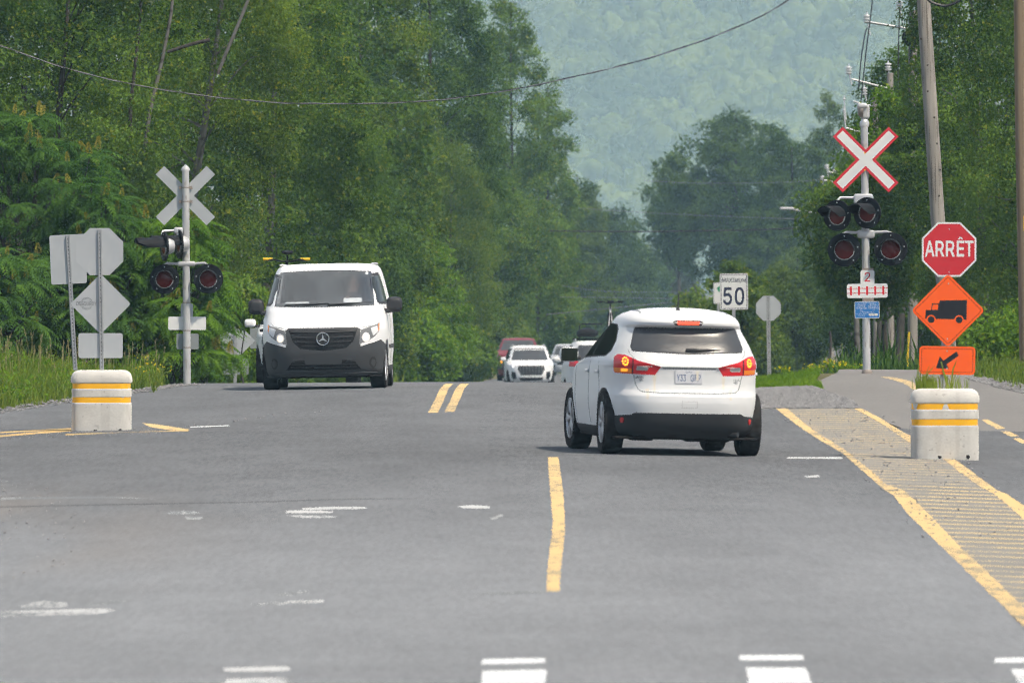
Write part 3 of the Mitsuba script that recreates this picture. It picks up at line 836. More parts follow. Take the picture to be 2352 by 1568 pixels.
# the wood's depth behind: dense far trees that close the gaps
for i, (px, d, top, R, lab) in enumerate(((60, 262, -320, 2.6, 'dim tree deep in the wood at the far left'), (330, 264, -320, 2.4, 'dim tree deep in the wood behind the pale leaning birch'),
                                          (545, 285, -280, 2.6, 'dim tree deep in the wood behind the left crossing pole'), (740, 360, -220, 3.2, 'dim tree deep in the wood behind the van'),
                                          (170, 292, -280, 2.8, 'dim tree deep in the wood above the sumac'), (900, 560, -180, 4.6, 'dim tall tree deep in the wood right of the van'), (1060, 680, -120, 4.6, 'dim tall tree deep in the wood above the red off-road car'),
                                          (2130, 330, 60, 2.6, 'dim tree deep in the right wood behind the stop sign'), (2310, 320, -200, 2.6, 'dim tree deep in the wood at the right edge'))):
    tree('forest_tree', lab, px, d, top, R, 'm_leaf_dark', n=400, per=36, L=.17 * max(1, R / 2.8), seed=70 + i, H0=.3, trunk_r=.14, sig=.5 * max(1, R / 2.8))

# ---- free standing trunks seen under the right wood, and in the left wood
for px, d, y0, y1, r, lean, m, lab in ((1969, 270, 480, 864, .065, .02, 'm_birch', 'thin pale trunk just left of the right crossing pole'), (2016, 276, 480, 864, .055, .0, 'm_bark', 'thin grey trunk just right of the right crossing pole'),
                                       (2044, 304, 480, 866, .13, .01, 'm_bark', 'grey trunk between the crossing pole and the orange signs'), (2066, 310, 480, 866, .11, -.02, 'm_bark', 'shaded trunk left of the yellow guy guard'),
                                       (2108, 318, 480, 868, .17, .0, 'm_bark', 'thick shaded trunk just left of the orange truck sign'), (1902, 300, 760, 868, .04, 0, 'm_bark', 'slim trunk above the yellow flowers')):
    k = thing('tree_trunk', lab, 'tree trunk')
    a, b = P(px, y1 + 6, d), P(px + 4, y0, d)
    t = np.linspace(0, 1, 9)[:, None]
    p = a + (b - a) * t + np.hstack([.04 * np.sin(t * 5 + px), t * 0, t * 0])
    add(k, tube(p, r * (1.12 - .35 * t[:, 0]), 10), m, 60)
for pts, r0, r1, m, lab in (([(296, 360), (300, 240), (314, 120), (328, -40)], .045, .032, 'm_bark', 'dark bare trunk rising behind the sumac'),
                            ([(330, 360), (345, 250), (370, 150), (392, 40), (402, -60)], .045, .03, 'm_birch', 'pale birch trunk beside the dark bare trunk'),
                            ([(500, 170), (522, 115), (548, 55), (578, -20)], .038, .034, 'm_birch', 'pale leaning trunk high in the wood above the left crossed boards'),
                            ([(384, 120), (420, 108), (455, 98), (482, 92)], .035, .04, 'm_bark', 'broken grey limb lying across the branches at upper left')):
    k = thing('tree_trunk', lab, 'tree trunk')
    p = np.array([P(x, y, 234.9) for x, y in pts])
    tt = np.linspace(0, 1, 14)
    p = np.column_stack([np.interp(tt, np.linspace(0, 1, len(p)), p[:, i]) for i in range(3)])
    add(k, tube(p, np.linspace(r0, r1, 14), 10), m, 60)


# ---- sumac: long fronds of narrow leaflets round each stem tip, upright yellow flower heads
def frond(rng, L=.46, pairs=9):
    """Along +x from the origin, arching down."""
    t = np.linspace(.12, 1, pairs)
    x = t * L
    z = .10 * np.sin(t * 1.6) - .52 * L * t ** 2.0
    c = np.column_stack([x, x * 0, z])
    dz = np.gradient(z, x)
    out = []
    for s in (-1, 1):
        ax = np.column_stack([np.full(pairs, .45), np.full(pairs, s * 1.0), -.42 + dz * .5])
        nr = np.column_stack([-dz, np.full(pairs, .35 * s), np.ones(pairs)])
        ll = (.125 * np.sin(np.pi * np.clip(t * .88 + .08, 0, 1)) ** .6 + .02) * rng.uniform(.85, 1.1, pairs)
        out.append(leaves(c, ax, nr, ll, ll * .33, .15))
    rach = tube(np.column_stack([np.r_[0, x], np.r_[0, x] * 0, np.r_[0, z]]), .004, 3, False)
    return cat(out + [rach])


def panicle():
    rng = np.random.default_rng(5)
    n = 150
    h = rng.random(n) ** .8
    a = rng.uniform(0, 6.28, n)
    r = .052 * (1 - h) ** .7 * rng.uniform(.5, 1.1, n) + .004
    c = np.column_stack([r * np.cos(a), r * np.sin(a), h * .21])
    ax = np.column_stack([np.cos(a), np.sin(a), rng.uniform(.1, 1.2, n)])
    return leaves(c, ax, unit(rng, n), np.full(n, .030), np.full(n, .022), .3)


FRONDS = [frond(np.random.default_rng(100 + i), .42 + .05 * i, 8 + i % 3) for i in range(4)]
PAN = mikit.ply(panicle(), 'm_panicle')
PAN_COUNT = 0


def sumac(label, px, d, top, R, n, seed, H0=.4, leaf='m_leaf_sumac'):
    global PAN_COUNT
    rng = np.random.default_rng(seed)
    x = (px - CX) / S(d)
    z0 = float(zg(x, d))
    H = P(px, top, d)[2] - z0
    k = thing('sumac', label, 'shrub', 'sumac shrubs at the left')
    o = np.array([x, d, z0])
    pts = crown_points(rng, n, H0, H - .25, R, 'dome', .3, seed, .16)
    fr, st = [], []
    for q in pts:
        m = rng.integers(7, 10)
        a0 = rng.uniform(0, 6.28)
        for j in range(m):
            f = FRONDS[rng.integers(4)]
            a = a0 + j * 6.283 / m + rng.normal() * .2
            tilt = rng.uniform(-.25, .65)
            M = trimesh.transformations.euler_matrix(rng.normal() * .2, tilt, a, 'sxyz')
            M[:3, 3] = q
            v = f.vertices @ M[:3, :3].T + q
            fr.append((v, f.faces))
        if rng.random() < .5:
            foot = np.array([q[0] * .25, q[1] * .25, max(0, q[2] * .25)])
            st.append(bough(rng, foot, q, .022, .010, .0, 5))
    n0, V, Fc = 0, [], []
    for v, f in fr:
        V.append(v)
        Fc.append(f + n0)
        n0 += len(v)
    V, Fc = np.vstack(V), np.vstack(Fc)
    part(k, 'stem', cat(st + [tube([(0, 0, -.1), (.05, 0, H * .3)], [.05, .035], 8)]).apply_translation(o), 'm_bark', 60)
    part(k, 'foliage', tm(V + o, Fc), leaf, kind='stuff')
    vis = pts[(pts[:, 1] < R * .35)]
    for q in vis[rng.permutation(len(vis))[:int(n * .30)]]:
        kk = child_key(k, 'flower_head')
        s = rng.uniform(.6, .95)
        scene[kk] = {**PAN, 'to_world': T().translate(list(o + q + [0, 0, .05])).rotate([1, 0, 0], float(rng.normal() * 10)).rotate([0, 1, 0], float(rng.normal() * 12)).scale([s, s, s * rng.uniform(.9, 1.3)])}
    return k


sumac('tallest sumac with yellow flower heads at the left edge of the picture', 60, 212, 165, 1.9, 240, 61, .9)
sumac('dark green sumac standing behind the sign backs at left', 215, 210, 330, 1.2, 120, 62, .7)
sumac('bright green sumac reaching right behind the left crossing pole', 395, 210, 400, 1.1, 130, 63, .5, 'm_leaf_sumac_bright')
sumac('low sumac at the left edge behind the long grass', -20, 208, 520, 1.2, 80, 64, .5)
sumac('small sumac at the foot of the left crossing pole', 470, 214, 620, .7, 40, 65, .3)


# ---- grass and weeds
def grass(poly, n, h0, h1, seed, w=.012, bend=.5, zoff=0.):
    rng = np.random.default_rng(seed)
    x0, y0, x1, y1 = poly.bounds
    q = np.column_stack([rng.uniform(x0, x1, n * 4), rng.uniform(y0, y1, n * 4)])
    q = q[shapely.contains_xy(poly, q[:, 0], q[:, 1])]
    nz = meshkit.fbm(np.column_stack([q[:, 0] * 1.7, q[:, 1] * .8, q[:, 0] * 0]), 3, seed)
    keep = rng.random(len(q)) < np.clip((nz - .2) * 2.2, .1, 1)
    q, nz = q[keep][:n], nz[keep][:n]
    n = len(q)
    h = rng.uniform(h0, h1, n) * (.45 + 1.1 * nz)
    a = rng.uniform(0, 6.28, n)
    b = np.column_stack([q, zg(q[:, 0], q[:, 1]) - .03 + zoff])
    lean = np.column_stack([np.cos(a), np.sin(a), a * 0]) * (h * bend * rng.uniform(.2, 1., n))[:, None]
    side = np.column_stack([-np.sin(a + .8), np.cos(a + .8), a * 0]) * (w * rng.uniform(.6, 1.4, n))[:, None]
    m = b + lean * .3 + np.column_stack([q * 0, h * .6])
    t = b + lean + np.column_stack([q * 0, h * .95])
    v = np.stack([b - side, b + side, m + side * .8, m - side * .8, t], 1).reshape(-1, 3)
    k = np.arange(n)[:, None] * 5
    return tm(v, np.vstack([k + [0, 1, 2], k + [0, 2, 3], k + [3, 2, 4]]))


def strip(pts, dfar):
    """Ground outline from a near edge in pixels to points straight behind it, farther off."""
    a = [tuple(G(x, y)[:2]) for x, y in pts]
    return Polygon(a + [(x * 1.0, d) for x, d in dfar])


gl_poly = strip([(-120, 958), (0, 941), (120, 923), (250, 906), (320, 894), (378, 887)], [(-5.9, 197), (-6.3, 207), (-12, 207), (-12, 170)])
k = thing('grass', 'long green grass on the verge at left in front of the sumac', 'grass', kind='stuff')
add(k, cat(grass(gl_poly, 26000, .10, .33, 81, .008, .7), grass(gl_poly, 4500, .25, .50, 82, .006, .5)), 'm_grass')
k = thing('weeds', 'broad leaved green weeds among the grass of the left verge', 'weeds', kind='stuff')
_r = np.random.default_rng(91)
_q = np.column_stack([_r.uniform(-13, -5, 900), _r.uniform(158, 206, 900)])
_q = _q[shapely.contains_xy(gl_poly, _q[:, 0], _q[:, 1])][:330]
add(k, clump_leaves(_r, np.column_stack([_q, zg(_q[:, 0], _q[:, 1]) + _r.uniform(.08, .26, len(_q))]), .17, 22, .085, .55, .1), 'm_leaf_bright')
k = thing('grass', 'dry seed heads standing above the grass at left', 'grass', kind='stuff')
back = gl_poly.intersection(sbox(-14, 176, -5, 208))


def seed_heads(poly, n, h0, h1, seed):
    rng = np.random.default_rng(seed)
    x0, y0, x1, y1 = poly.bounds
    q = np.column_stack([rng.uniform(x0, x1, n * 4), rng.uniform(y0, y1, n * 4)])
    q = q[shapely.contains_xy(poly, q[:, 0], q[:, 1])][:n]
    out = []
    for a, b in q:
        h = rng.uniform(h0, h1)
        z = float(zg(a, b))
        dx, dy = rng.normal(size=2) * .12 * h
        p = np.array([(a, b, z), (a + dx * .4, b + dy * .4, z + h * .6), (a + dx, b + dy, z + h)])
        out.append(tube(p, [.004, .003, .002], 3, False))
        c = p[2] - (p[2] - p[1]) * rng.uniform(0, .45, (12, 1))
        out.append(leaves(c, unit(rng, 12) * .5 + [0, 0, .8], unit(rng, 12), np.full(12, .035), np.full(12, .014)))
    return cat(out)


add(k, seed_heads(back, 220, .4, .75, 83), 'm_grass_dry')
gr_r = strip([(2236, 865), (2262, 870), (2290, 879), (2340, 894), (2430, 912)], [(14, 172), (14, 215), (8.4, 215)])
k = thing('grass', 'green grass on the bank at the right edge beside the path', 'grass', kind='stuff')
add(k, cat(grass(gr_r, 14000, .08, .28, 84, .008, .7), grass(gr_r, 2200, .2, .42, 85, .006)), 'm_grass')
isl = Polygon([tuple(G(x, y)[:2]) for x, y in [(1744, 893), (1860, 889), (1893, 897), (1880, 878), (1866, 880)]] + [(4.9, 187), (3.5, 187)]).buffer(0)
k = thing('grass', 'short mown grass patch between the gravel and the path', 'grass', kind='stuff')
add(k, grass(isl, 8000, .05, .13, 86, .008), 'm_grass_bright')
k = thing('grass', 'patch of grass beyond the crest beside the oncoming cars', 'grass', kind='stuff')
add(k, grass(Polygon([(-6.6, 215), (-5, 310), (-2.8, 455), (-1.0, 590), (-6, 590), (-9, 300), (-12, 215)]), 13000, .4, 1.2, 87, .03), 'm_grass')
under = Polygon([(5.9, 205), (16, 205), (20, 300), (7, 330)])
k = thing('grass', 'dim undergrowth at the feet of the right trees', 'grass', kind='stuff')
add(k, grass(under, 16000, .3, .8, 88, .025), 'm_leaf_dark')


def weed(rng, p, h, flower, nfl, spread=.22):
    st, lv, fl = [], [], []
    for _ in range(5):
        a = rng.uniform(0, 6.28)
        tip = p + [math.cos(a) * spread * rng.random(), math.sin(a) * spread * rng.random(), h * rng.uniform(.6, 1.1)]
        st.append(tube([p, (p + tip) / 2 + [0, 0, .02], tip], [.006, .005, .003], 3, False))
        t = rng.random((14, 1))
        lv.append(leaves(p + (tip - p) * t, unit(rng, 14) + [0, 0, .1], unit(rng, 14) * .5 + [0, 0, .8], rng.uniform(.05, .11, 14), rng.uniform(.015, .03, 14)))
        c = tip + unit(rng, nfl) * [.07, .07, .035]
        fl.append(leaves(c, unit(rng, nfl), unit(rng, nfl) * .5 + [0, -.6, .6], rng.uniform(.025, .038, nfl), rng.uniform(.022, .034, nfl)))
    return cat(st + lv), cat(fl)


rng_w = np.random.default_rng(90)
for px, py, d, h, lab in ((1868, 872, 190, .10, 'yellow wildflower at the left end of the flower clump by the path'), (1885, 872, 191, .12, 'yellow wildflower left of the tallest one by the path'),
                          (1906, 870, 191, .2, 'tallest yellow wildflower left of the right crossing pole'), (1930, 870, 192, .10, 'yellow wildflower between the tallest one and the crossing pole'),
                          (1955, 868, 192, .08, 'yellow wildflower nearest the foot of the right crossing pole'), (1815, 880, 188, .12, 'small yellow wildflower behind the mown grass patch')):
    k = thing('wildflower', lab, 'flower', 'yellow wildflowers along the path')
    q = P(px, py, d)
    q[2] = float(zg(q[0], d))
    h += max(0, P(px, py, d)[2] - q[2])
    a, b = weed(rng_w, q, h, 'm_flower', 4)
    part(k, 'stem', a, 'm_grass_bright')
    part(k, 'blossom', b, 'm_flower')
for px, py, d, h, m, lab in ((352, 884, 178, .45, 'm_flower', 'yellow flowered weed at the right end of the left verge'), (325, 880, 182, .5, 'm_flower', 'yellow flowered weed in the grass left of the crossing pole'), (205, 880, 186, .55, 'm_flower_purple', 'purple flowered weed in the long grass at left')):
    k = thing('wildflower', lab, 'flower')
    q = P(px, py, d)
    q[2] = float(zg(q[0], d))
    a, b = weed(rng_w, q, h, m, 3, .3)
    part(k, 'stem', a, 'm_grass')
    part(k, 'blossom', b, m)
# ---------------------------------------------------------------- signs, signals, concrete bases, poles
def XZ(px, py, d):
    p = P(px, py, d)
    return p[0], p[2]


def pxpoly(pts, d):
    return Polygon([XZ(x, y, d) for x, y in pts])


def plate(poly, y, thick=.003):
    """A flat sheet standing upright, its front face (towards the camera) at depth y."""
    m = upright(poly_mesh(poly, thick))
    m.apply_translation((0, y + thick, 0))
    return m


def rounded(x0, y0, x1, y1, d, r):
    a, b = XZ(x0, y1, d), XZ(x1, y0, d)
    return rrect(b[0] - a[0], b[1] - a[1], r, (a[0] + b[0]) / 2, (a[1] + b[1]) / 2)


def words(parent, name, text, x, z, y, h, m, w=None, bold=False, angle=0, label=None):
    t = fit_text(text, h, w, bold, .0015)
    if angle:
        t.apply_transform(trimesh.transformations.rotation_matrix(angle, (0, 0, 1)))
    t = upright(t)
    t.apply_translation((x, y, z))
    return part(parent, name, t, m, label=label)


def bolts(pts, y, r=.007):
    return cat([cyl((x, y, z), (x, y - .006, z), r, 8) for x, z in pts])


def channel_post(x0, z0, x1, z1, y, w, holes=True, front=True):
    """A perforated steel post; returns (post, holes)."""
    n = max(2, int((z1 - z0) / .05))
    t = np.linspace(0, 1, n + 1)
    a = np.array([x0, y, z0])
    b = np.array([x1, y, z1])
    c = (a + b) / 2
    L = np.linalg.norm(b - a)
    ang = math.atan2(x1 - x0, z1 - z0)
    R = trimesh.transformations.rotation_matrix(ang, (0, 1, 0))
    web = bx(0, 0, 0, w * .5, .004, L)
    fl = [bx(s * w * .3, -.012, 0, .004, .028, L) for s in (-1, 1)]
    lip = [bx(s * w * .42, .0025, 0, w * .16, .004, L - .002) for s in (-1, 1)]
    m = cat([web] + fl + lip)
    h = cat([cyl((0, .001, (k - .5) * L), (0, -.0035, (k - .5) * L), w * .12, 8) for k in t[1:-1]])
    for q in (m, h):
        q.apply_transform(R)
        q.apply_translation(c)
    return m, h


def base_block(name, label, cx_px, bot_px, d, H, hw, seed, tilt=0.):
    x, z0 = XZ(cx_px, bot_px, d)
    y = d + hw
    k = thing(name, label, 'concrete base', None)
    prof = [(0, -.05), (hw, -.05), (hw, .01), (hw * .995, .33 * H / .76)]
    g = lambda a, b, inset: [(hw * 1.0, a), (hw * .985, a + .008), (hw - inset, a + .009), (hw - inset, b - .009), (hw * .985, b - .004), (hw, b)]
    prof = [(0, -.05), (hw * .99, -.05), (hw, .02), (hw, H * .44)] + g(H * .455, H * .565, .012) + [(hw, H * .60)] + [(hw, H * .675)] + g(H * .685, H * .79, .012)
    prof += [(hw * 1.025, H * .80), (hw * 1.03, H * .84), (hw * 1.015, H * .89), (hw * .97, H * .94), (hw * .90, H * .975), (hw * .8, H * .995), (hw * .7, H), (hw * .55, H * .99), (0, H * .985)]
    pr = np.array(prof)
    n = 72
    w = np.arange(n) * 2 * np.pi / n
    e = 2 / 5.
    ux = np.sign(np.cos(w)) * np.abs(np.cos(w)) ** e
    uy = np.sign(np.sin(w)) * np.abs(np.sin(w)) ** e
    v = np.stack([pr[:, :1] * ux, pr[:, :1] * uy, np.repeat(pr[:, 1:], n, 1)], -1).reshape(-1, 3)
    v += (meshkit.fbm(v * 9 + seed, 3, seed)[:, None] - .5) * .012 * np.sign(v) * [1, 1, .3]
    i, j = np.meshgrid(np.arange(len(pr) - 1), np.arange(n), indexing='ij')
    q = np.stack([i * n + j, i * n + (j + 1) % n, (i + 1) * n + (j + 1) % n, (i + 1) * n + j], -1).reshape(-1, 4)
    m = quads(v, q)
    m.apply_translation((x, y, z0))
    part(k, 'body', m, 'm_concrete', 35)
    for a, b in ((.468, .555), (.698, .78)):
        r = hw - .0095
        vv = np.concatenate([np.stack([r * ux, r * uy, np.full(n, H * t)], -1) for t in (a, b)])
        jj = np.arange(n)
        mm = quads(vv, np.stack([jj, (jj + 1) % n, (jj + 1) % n + n, jj + n], 1))
        mm.apply_translation((x, y, z0))
        part(k, 'reflective_band', mm, 'm_tape', 35)
    for nx in (-.18, .66):
        c = cyl((x + nx * hw, y - hw * 1.004, z0 + .012), (x + nx * hw, y - hw * .9, z0 + .004), .022, 10)
        part(k, 'lifting_notch', c, 'm_black_hole')
    return k, x, y, z0


# left base and the sign assembly that stands in it, seen from behind
LB = base_block('concrete_base', 'concrete base with two yellow bands and a bare top left of the road', 231, 990, 147.5, .765, .372, 3)
RB = base_block('concrete_base', 'concrete base with two yellow bands and grass growing on top right of the road', 2172.5, 1051, 130, .765, .372, 8)


def oct_px(cx, cy, half, d):
    x, z = XZ(cx, cy, d)
    return shapely.affinity.translate(ngon(8, half / S(d)), x, z)


def diamond_px(cx, cy, half, d, r=.03):
    x, z = XZ(cx, cy, d)
    q = half / S(d) - r * .42
    return shapely.affinity.translate(Polygon([(q - r, 0), (0, q - r), (-q + r, 0), (0, -q + r)]).buffer(r, quad_segs=4), x, z)


k = thing('road_sign', 'grey backs of an octagonal and a diamond sign standing in the left concrete base', 'road sign')
dl = LB[2]
a, h = channel_post(*XZ(234, 851, dl), *XZ(228.5, 527, dl), dl - .02, 10 / S(dl))
part(k, 'post', a, 'm_galv')
part(k, 'post_holes', h, 'm_black_hole', kind='stuff')
part(k, 'octagon_panel', plate(oct_px(229, 578, 54, dl), dl + .001, .003), 'm_alu', label='back of an octagonal sign, plain aluminium')
part(k, 'diamond_panel', plate(diamond_px(231, 698, 69.5, dl), dl + .0055, .003), 'm_alu', label='back of a diamond sign with a printed maker mark')
part(k, 'lower_panel', plate(rounded(180, 765, 282, 822, dl, .03), dl + .001, .003), 'm_alu')
xx, zz = XZ(199, 697, dl)
words(k, 'print', 'DESOURDY', xx, zz, dl + .0055, .048, 'm_text_grey', 47 / S(dl), True)
ring = Point(0, 0).buffer(.077, quad_segs=12).difference(Point(0, 0).buffer(.071, quad_segs=12)).difference(sbox(-.2, -.032, .2, .032))
ring = unary_union([ring, Point(0, 0).buffer(.062, quad_segs=12).difference(Point(0, 0).buffer(.058, quad_segs=12)).difference(sbox(-.2, -.032, .2, .032))])
part(k, 'print', plate(shapely.affinity.translate(ring, xx, zz), dl + .004, .0015), 'm_text_grey')
for q_ in [XZ(214, 670, dl), XZ(250, 745, dl), XZ(214, 815, dl)]:
    part(k, 'bolt', bolts([q_], dl + .004, .006), 'm_galv')

k = thing('road_sign', 'grey back of a rectangular sign on a leaning post at far left', 'road sign')
d = 164.
a, h = channel_post(*XZ(173, 850, d), *XZ(155, 541, d), d - .02, 10 / S(d))
part(k, 'post', a, 'm_galv')
part(k, 'post_holes', h, 'm_black_hole', kind='stuff')
pl = plate(Polygon([XZ(x, y, d) for x, y in ((113, 541), (196, 537), (200, 650), (118, 654))]).buffer(-.03).buffer(.03), d + .001, .003)
part(k, 'panel', pl, 'm_alu')

# signs standing beyond the crossing on the left, half covered by leaves
k = thing('road_sign', 'weathered sign back with diamond and dark panel half hidden in leaves left of the van', 'road sign')
d = 226.
a, h = channel_post(*XZ(540, 886, d), *XZ(541, 655, d), d - .02, 8 / S(d))
part(k, 'post', a, 'm_galv')
part(k, 'octagon_panel', plate(oct_px(541, 700, 40, d), d + .001), 'm_alu_dark')
part(k, 'diamond_panel', plate(diamond_px(540, 782, 46, d), d + .005), 'm_alu', label='back of a diamond sign with a faint maker mark')
part(k, 'lower_panel', plate(rounded(513, 823, 571, 860, d, .02), d + .001), 'm_alu_dark', label='dark panel at the bottom of the post')
xx, zz = XZ(519, 773, d)
words(k, 'print', 'DESOURDY', xx, zz, d + .0045, .048, 'm_text_grey', 34 / S(d), True)
k = thing('road_sign', 'dark backs of two signs on one post between the leaves and the van mirror', 'road sign')
d = 229.
a, h = channel_post(*XZ(604, 886, d), *XZ(601, 675, d), d - .02, 7 / S(d))
part(k, 'post', a, 'm_alu_dark')
part(k, 'upper_panel', plate(diamond_px(602, 714, 44, d), d + .001), 'm_alu_dark')
part(k, 'lower_panel', plate(rounded(574, 742, 634, 800, d, .02), d + .005), 'm_alu_dark')

# stop sign and orange signs at the right
k = thing('road_sign', 'red stop sign above two orange truck exit signs standing in the right concrete base', 'road sign')
d = RB[2]
a, h = channel_post(*XZ(2163, 897, d), *XZ(2181, 515, d), d + .03, 11 / S(d), front=False)
part(k, 'post', a, 'm_galv')
o = oct_px(2180, 573, 62.5, d)
part(k, 'octagon_panel', plate(o, d + .001), 'm_sign_white', label='red octagon reading ARRÊT with a white rim')
part(k, 'octagon_face', plate(o.buffer(-.019, join_style='mitre'), d - .0005, .0015), 'm_sign_red')
xx, zz = XZ(2180, 571, d)
for ch, px_, wd in (('A', 2135.3, 22), ('R', 2158.5, 20), ('R', 2182.5, 20), ('E', 2206, 17), ('T', 2226, 20)):
    words(k, 'lettering', ch, (px_ - CX) / S(d), zz, d - .0005, .168, 'm_sign_white', wd / S(d), True)
ac = Polygon([(-.030, -.012), (-.012, -.012), (0, .004), (.012, -.012), (.030, -.012), (.008, .018), (-.008, .018)])
part(k, 'lettering', plate(shapely.affinity.translate(ac, (2206 - CX) / S(d), zz + .112), d - .002, .0015), 'm_sign_white')
dm = diamond_px(2177.5, 713, 85, d + .004, .045)
part(k, 'diamond_panel', plate(dm, d - .004), 'm_sign_orange', label='orange diamond with a black truck')
part(k, 'border', plate(dm.buffer(-.021).difference(dm.buffer(-.033)), d - .0055, .0015), 'm_sign_orange_dark')
z4 = lambda p: [(2024.7 + x / 4.293, 564.2 + y / 4.293) for x, y in p]          # from a close look at the sign
tr = pxpoly(z4([(437, 634), (488, 634), (498, 570), (566, 570), (577, 540), (842, 536), (838, 730), (808, 728), (548, 722), (536, 724), (448, 712), (436, 722), (430, 718)]), d)
win = pxpoly(z4([(496, 632), (505, 580), (558, 578), (558, 632)]), d)
wheels = [XZ(*z4([c])[0], d) for c in ((489, 728), (765, 731))]
R1, R0 = 46 / 4.293 / S(d), 33 / 4.293 / S(d)
body = tr.difference(win)
for c in wheels:
    body = body.difference(Point(c).buffer(R1))
part(k, 'pictogram', plate(unary_union([body] + [Point(c).buffer(R0) for c in wheels]), d - .0055, .0015), 'm_sign_black', label='black truck pictogram facing left')
lp = rounded(2111, 795, 2240, 860, d, .045)
lp = shapely.affinity.rotate(lp, -.9)
part(k, 'lower_panel', plate(lp, d - .004), 'm_sign_orange', label='orange panel with a black arrow pointing down left')
part(k, 'border', plate(lp.buffer(-.021).difference(lp.buffer(-.033)), d - .0055, .0015), 'm_sign_orange_dark')
part(k, 'pictogram', plate(pxpoly(z4([(738, 1043), (762, 1083), (640, 1168), (664, 1212), (538, 1208), (574, 1092), (610, 1132)]), d), d - .0055, .0015), 'm_sign_black')
for q_ in [XZ(2180, 526, d), XZ(2180, 625, d), XZ(2178.5, 651, d), XZ(2176, 778, d), XZ(2175.5, 806, d), XZ(2175, 846, d)]:
    part(k, 'bolt', bolts([q_], d - .005, .008), 'm_silver')
# the grass growing on the base
rng_t = np.random.default_rng(44)


def tuft(x, y, z, n, h, spread, w=.006):
    q = np.column_stack([x + rng_t.normal(size=n) * spread, y + rng_t.normal(size=n) * spread, np.full(n, z)])
    hh = h * rng_t.uniform(.4, 1.1, n)
    a = rng_t.uniform(0, 6.28, n)
    ln = np.column_stack([np.cos(a), np.sin(a), a * 0]) * (hh * rng_t.uniform(.1, .55, n))[:, None]
    sd = np.column_stack([np.ones(n), np.zeros(n), np.zeros(n)]) * w * rng_t.uniform(.5, 1.3, (n, 1))
    m = q + ln * .35 + np.column_stack([a * 0, a * 0, hh * .6])
    t = q + ln + np.column_stack([a * 0, a * 0, hh * .92])
    v = np.stack([q - sd, q + sd, m + sd * .8, m - sd * .8, t], 1).reshape(-1, 3)
    kk = np.arange(n)[:, None] * 5
    return tm(v, np.vstack([kk + [0, 1, 2], kk + [0, 2, 3], kk + [3, 2, 4]]))


k = thing('grass_tuft', 'green grass growing out of the top of the right concrete base', 'grass', kind='stuff')
zt = RB[3] + .755
X_ = lambda px: (px - CX) / S(RB[2])
add(k, cat(tuft(X_(2131), RB[2] - .1, zt, 120, .19, .045), tuft(X_(2172), RB[2] - .12, zt, 7, .46, .04, .009), tuft(X_(2160), RB[2] - .08, zt, 16, .2, .1), tuft(X_(2205), RB[2] - .1, zt, 16, .22, .07, .004), tuft(X_(2110), RB[2] - .1, zt, 18, .34, .05, .007)), 'm_grass')

# speed limit sign, sign back and far sign backs
k = thing('road_sign', 'white speed limit sign reading MAXIMUM 50', 'road sign')
d = 253.
a, h = channel_post(*XZ(1684, 900, d), *XZ(1686, 632, d), d + .03, 8 / S(d))
part(k, 'post', a, 'm_galv')
pp = rounded(1653.5, 628, 1718, 711, d, .035)
pp = shapely.affinity.rotate(pp, .8)
part(k, 'panel', plate(pp, d), 'm_sign_white')
part(k, 'border', plate(pp.buffer(-.018).difference(pp.buffer(-.032)), d - .0015, .0015), 'm_sign_navy')
xx, zz = XZ(1686, 643.5, d)
words(k, 'lettering', 'MAXIMUM', xx, zz, d, .088, 'm_sign_navy', 55 / S(d), True, -.012)
xx, zz = XZ(1685, 680.5, d)
words(k, 'lettering', '5', xx - 13.5 / S(d), zz + .005, d, .36, 'm_sign_navy', 20.5 / S(d), True)
words(k, 'lettering', '0', xx + 13.5 / S(d), zz + .005, d, .36, 'm_sign_navy', 22 / S(d), True)
for q_ in [XZ(1685, 632.5, d), XZ(1687, 706, d)]:
    part(k, 'bolt', bolts([q_], d - .001, .008), 'm_galv')
k = thing('road_sign', 'white and green sign half hidden behind the speed limit sign', 'road sign')
d = 318.
part(k, 'post', channel_post(*XZ(1650, 900, d), *XZ(1650, 650, d), d + .03, 6 / S(d))[0], 'm_galv')
pp = rounded(1638.5, 649, 1672, 697, d, .02)
part(k, 'panel', plate(pp, d), 'm_sign_white')
part(k, 'border', plate(pp.buffer(-.014).difference(pp.buffer(-.024)), d - .0015, .0015), 'm_alu_dark')
mat('m_sign_green', (.03, .25, .12), .4)
part(k, 'pictogram', plate(pxpoly([(1646, 662), (1656, 653), (1662, 655), (1655, 664), (1662, 672), (1650, 670)], d), d - .0015, .0015), 'm_sign_green')
k = thing('road_sign', 'grey back of an octagonal sign on a tall perforated post right of the white car', 'road sign')
d = 290.
a, h = channel_post(*XZ(1767, 874, d), *XZ(1764, 679, d), d - .02, 9 / S(d))
part(k, 'post', a, 'm_galv')
part(k, 'post_holes', h, 'm_black_hole', kind='stuff')
part(k, 'panel', plate(oct_px(1765, 708, 28.5, d), d + .001), 'm_alu')
k = thing('road_sign', 'tiny distant octagonal sign back just right of the white car roof', 'road sign')
d = 560.
part(k, 'post', cyl(P(1714, 850, d), P(1714, 758, d), .04, 8), 'm_galv')
part(k, 'panel', plate(oct_px(1714, 772, 14, d), d - .06), 'm_alu')
k = thing('road_sign', 'small dark sign on a thin post in the bushes left of the red car', 'road sign')
d = 480.
part(k, 'post', cyl(P(1053, 880, d), P(1051, 745, d), .03, 8), 'm_alu_dark')
part(k, 'panel', plate(rounded(1043, 748, 1059, 770, d, .01), d - .03), 'm_alu_dark')


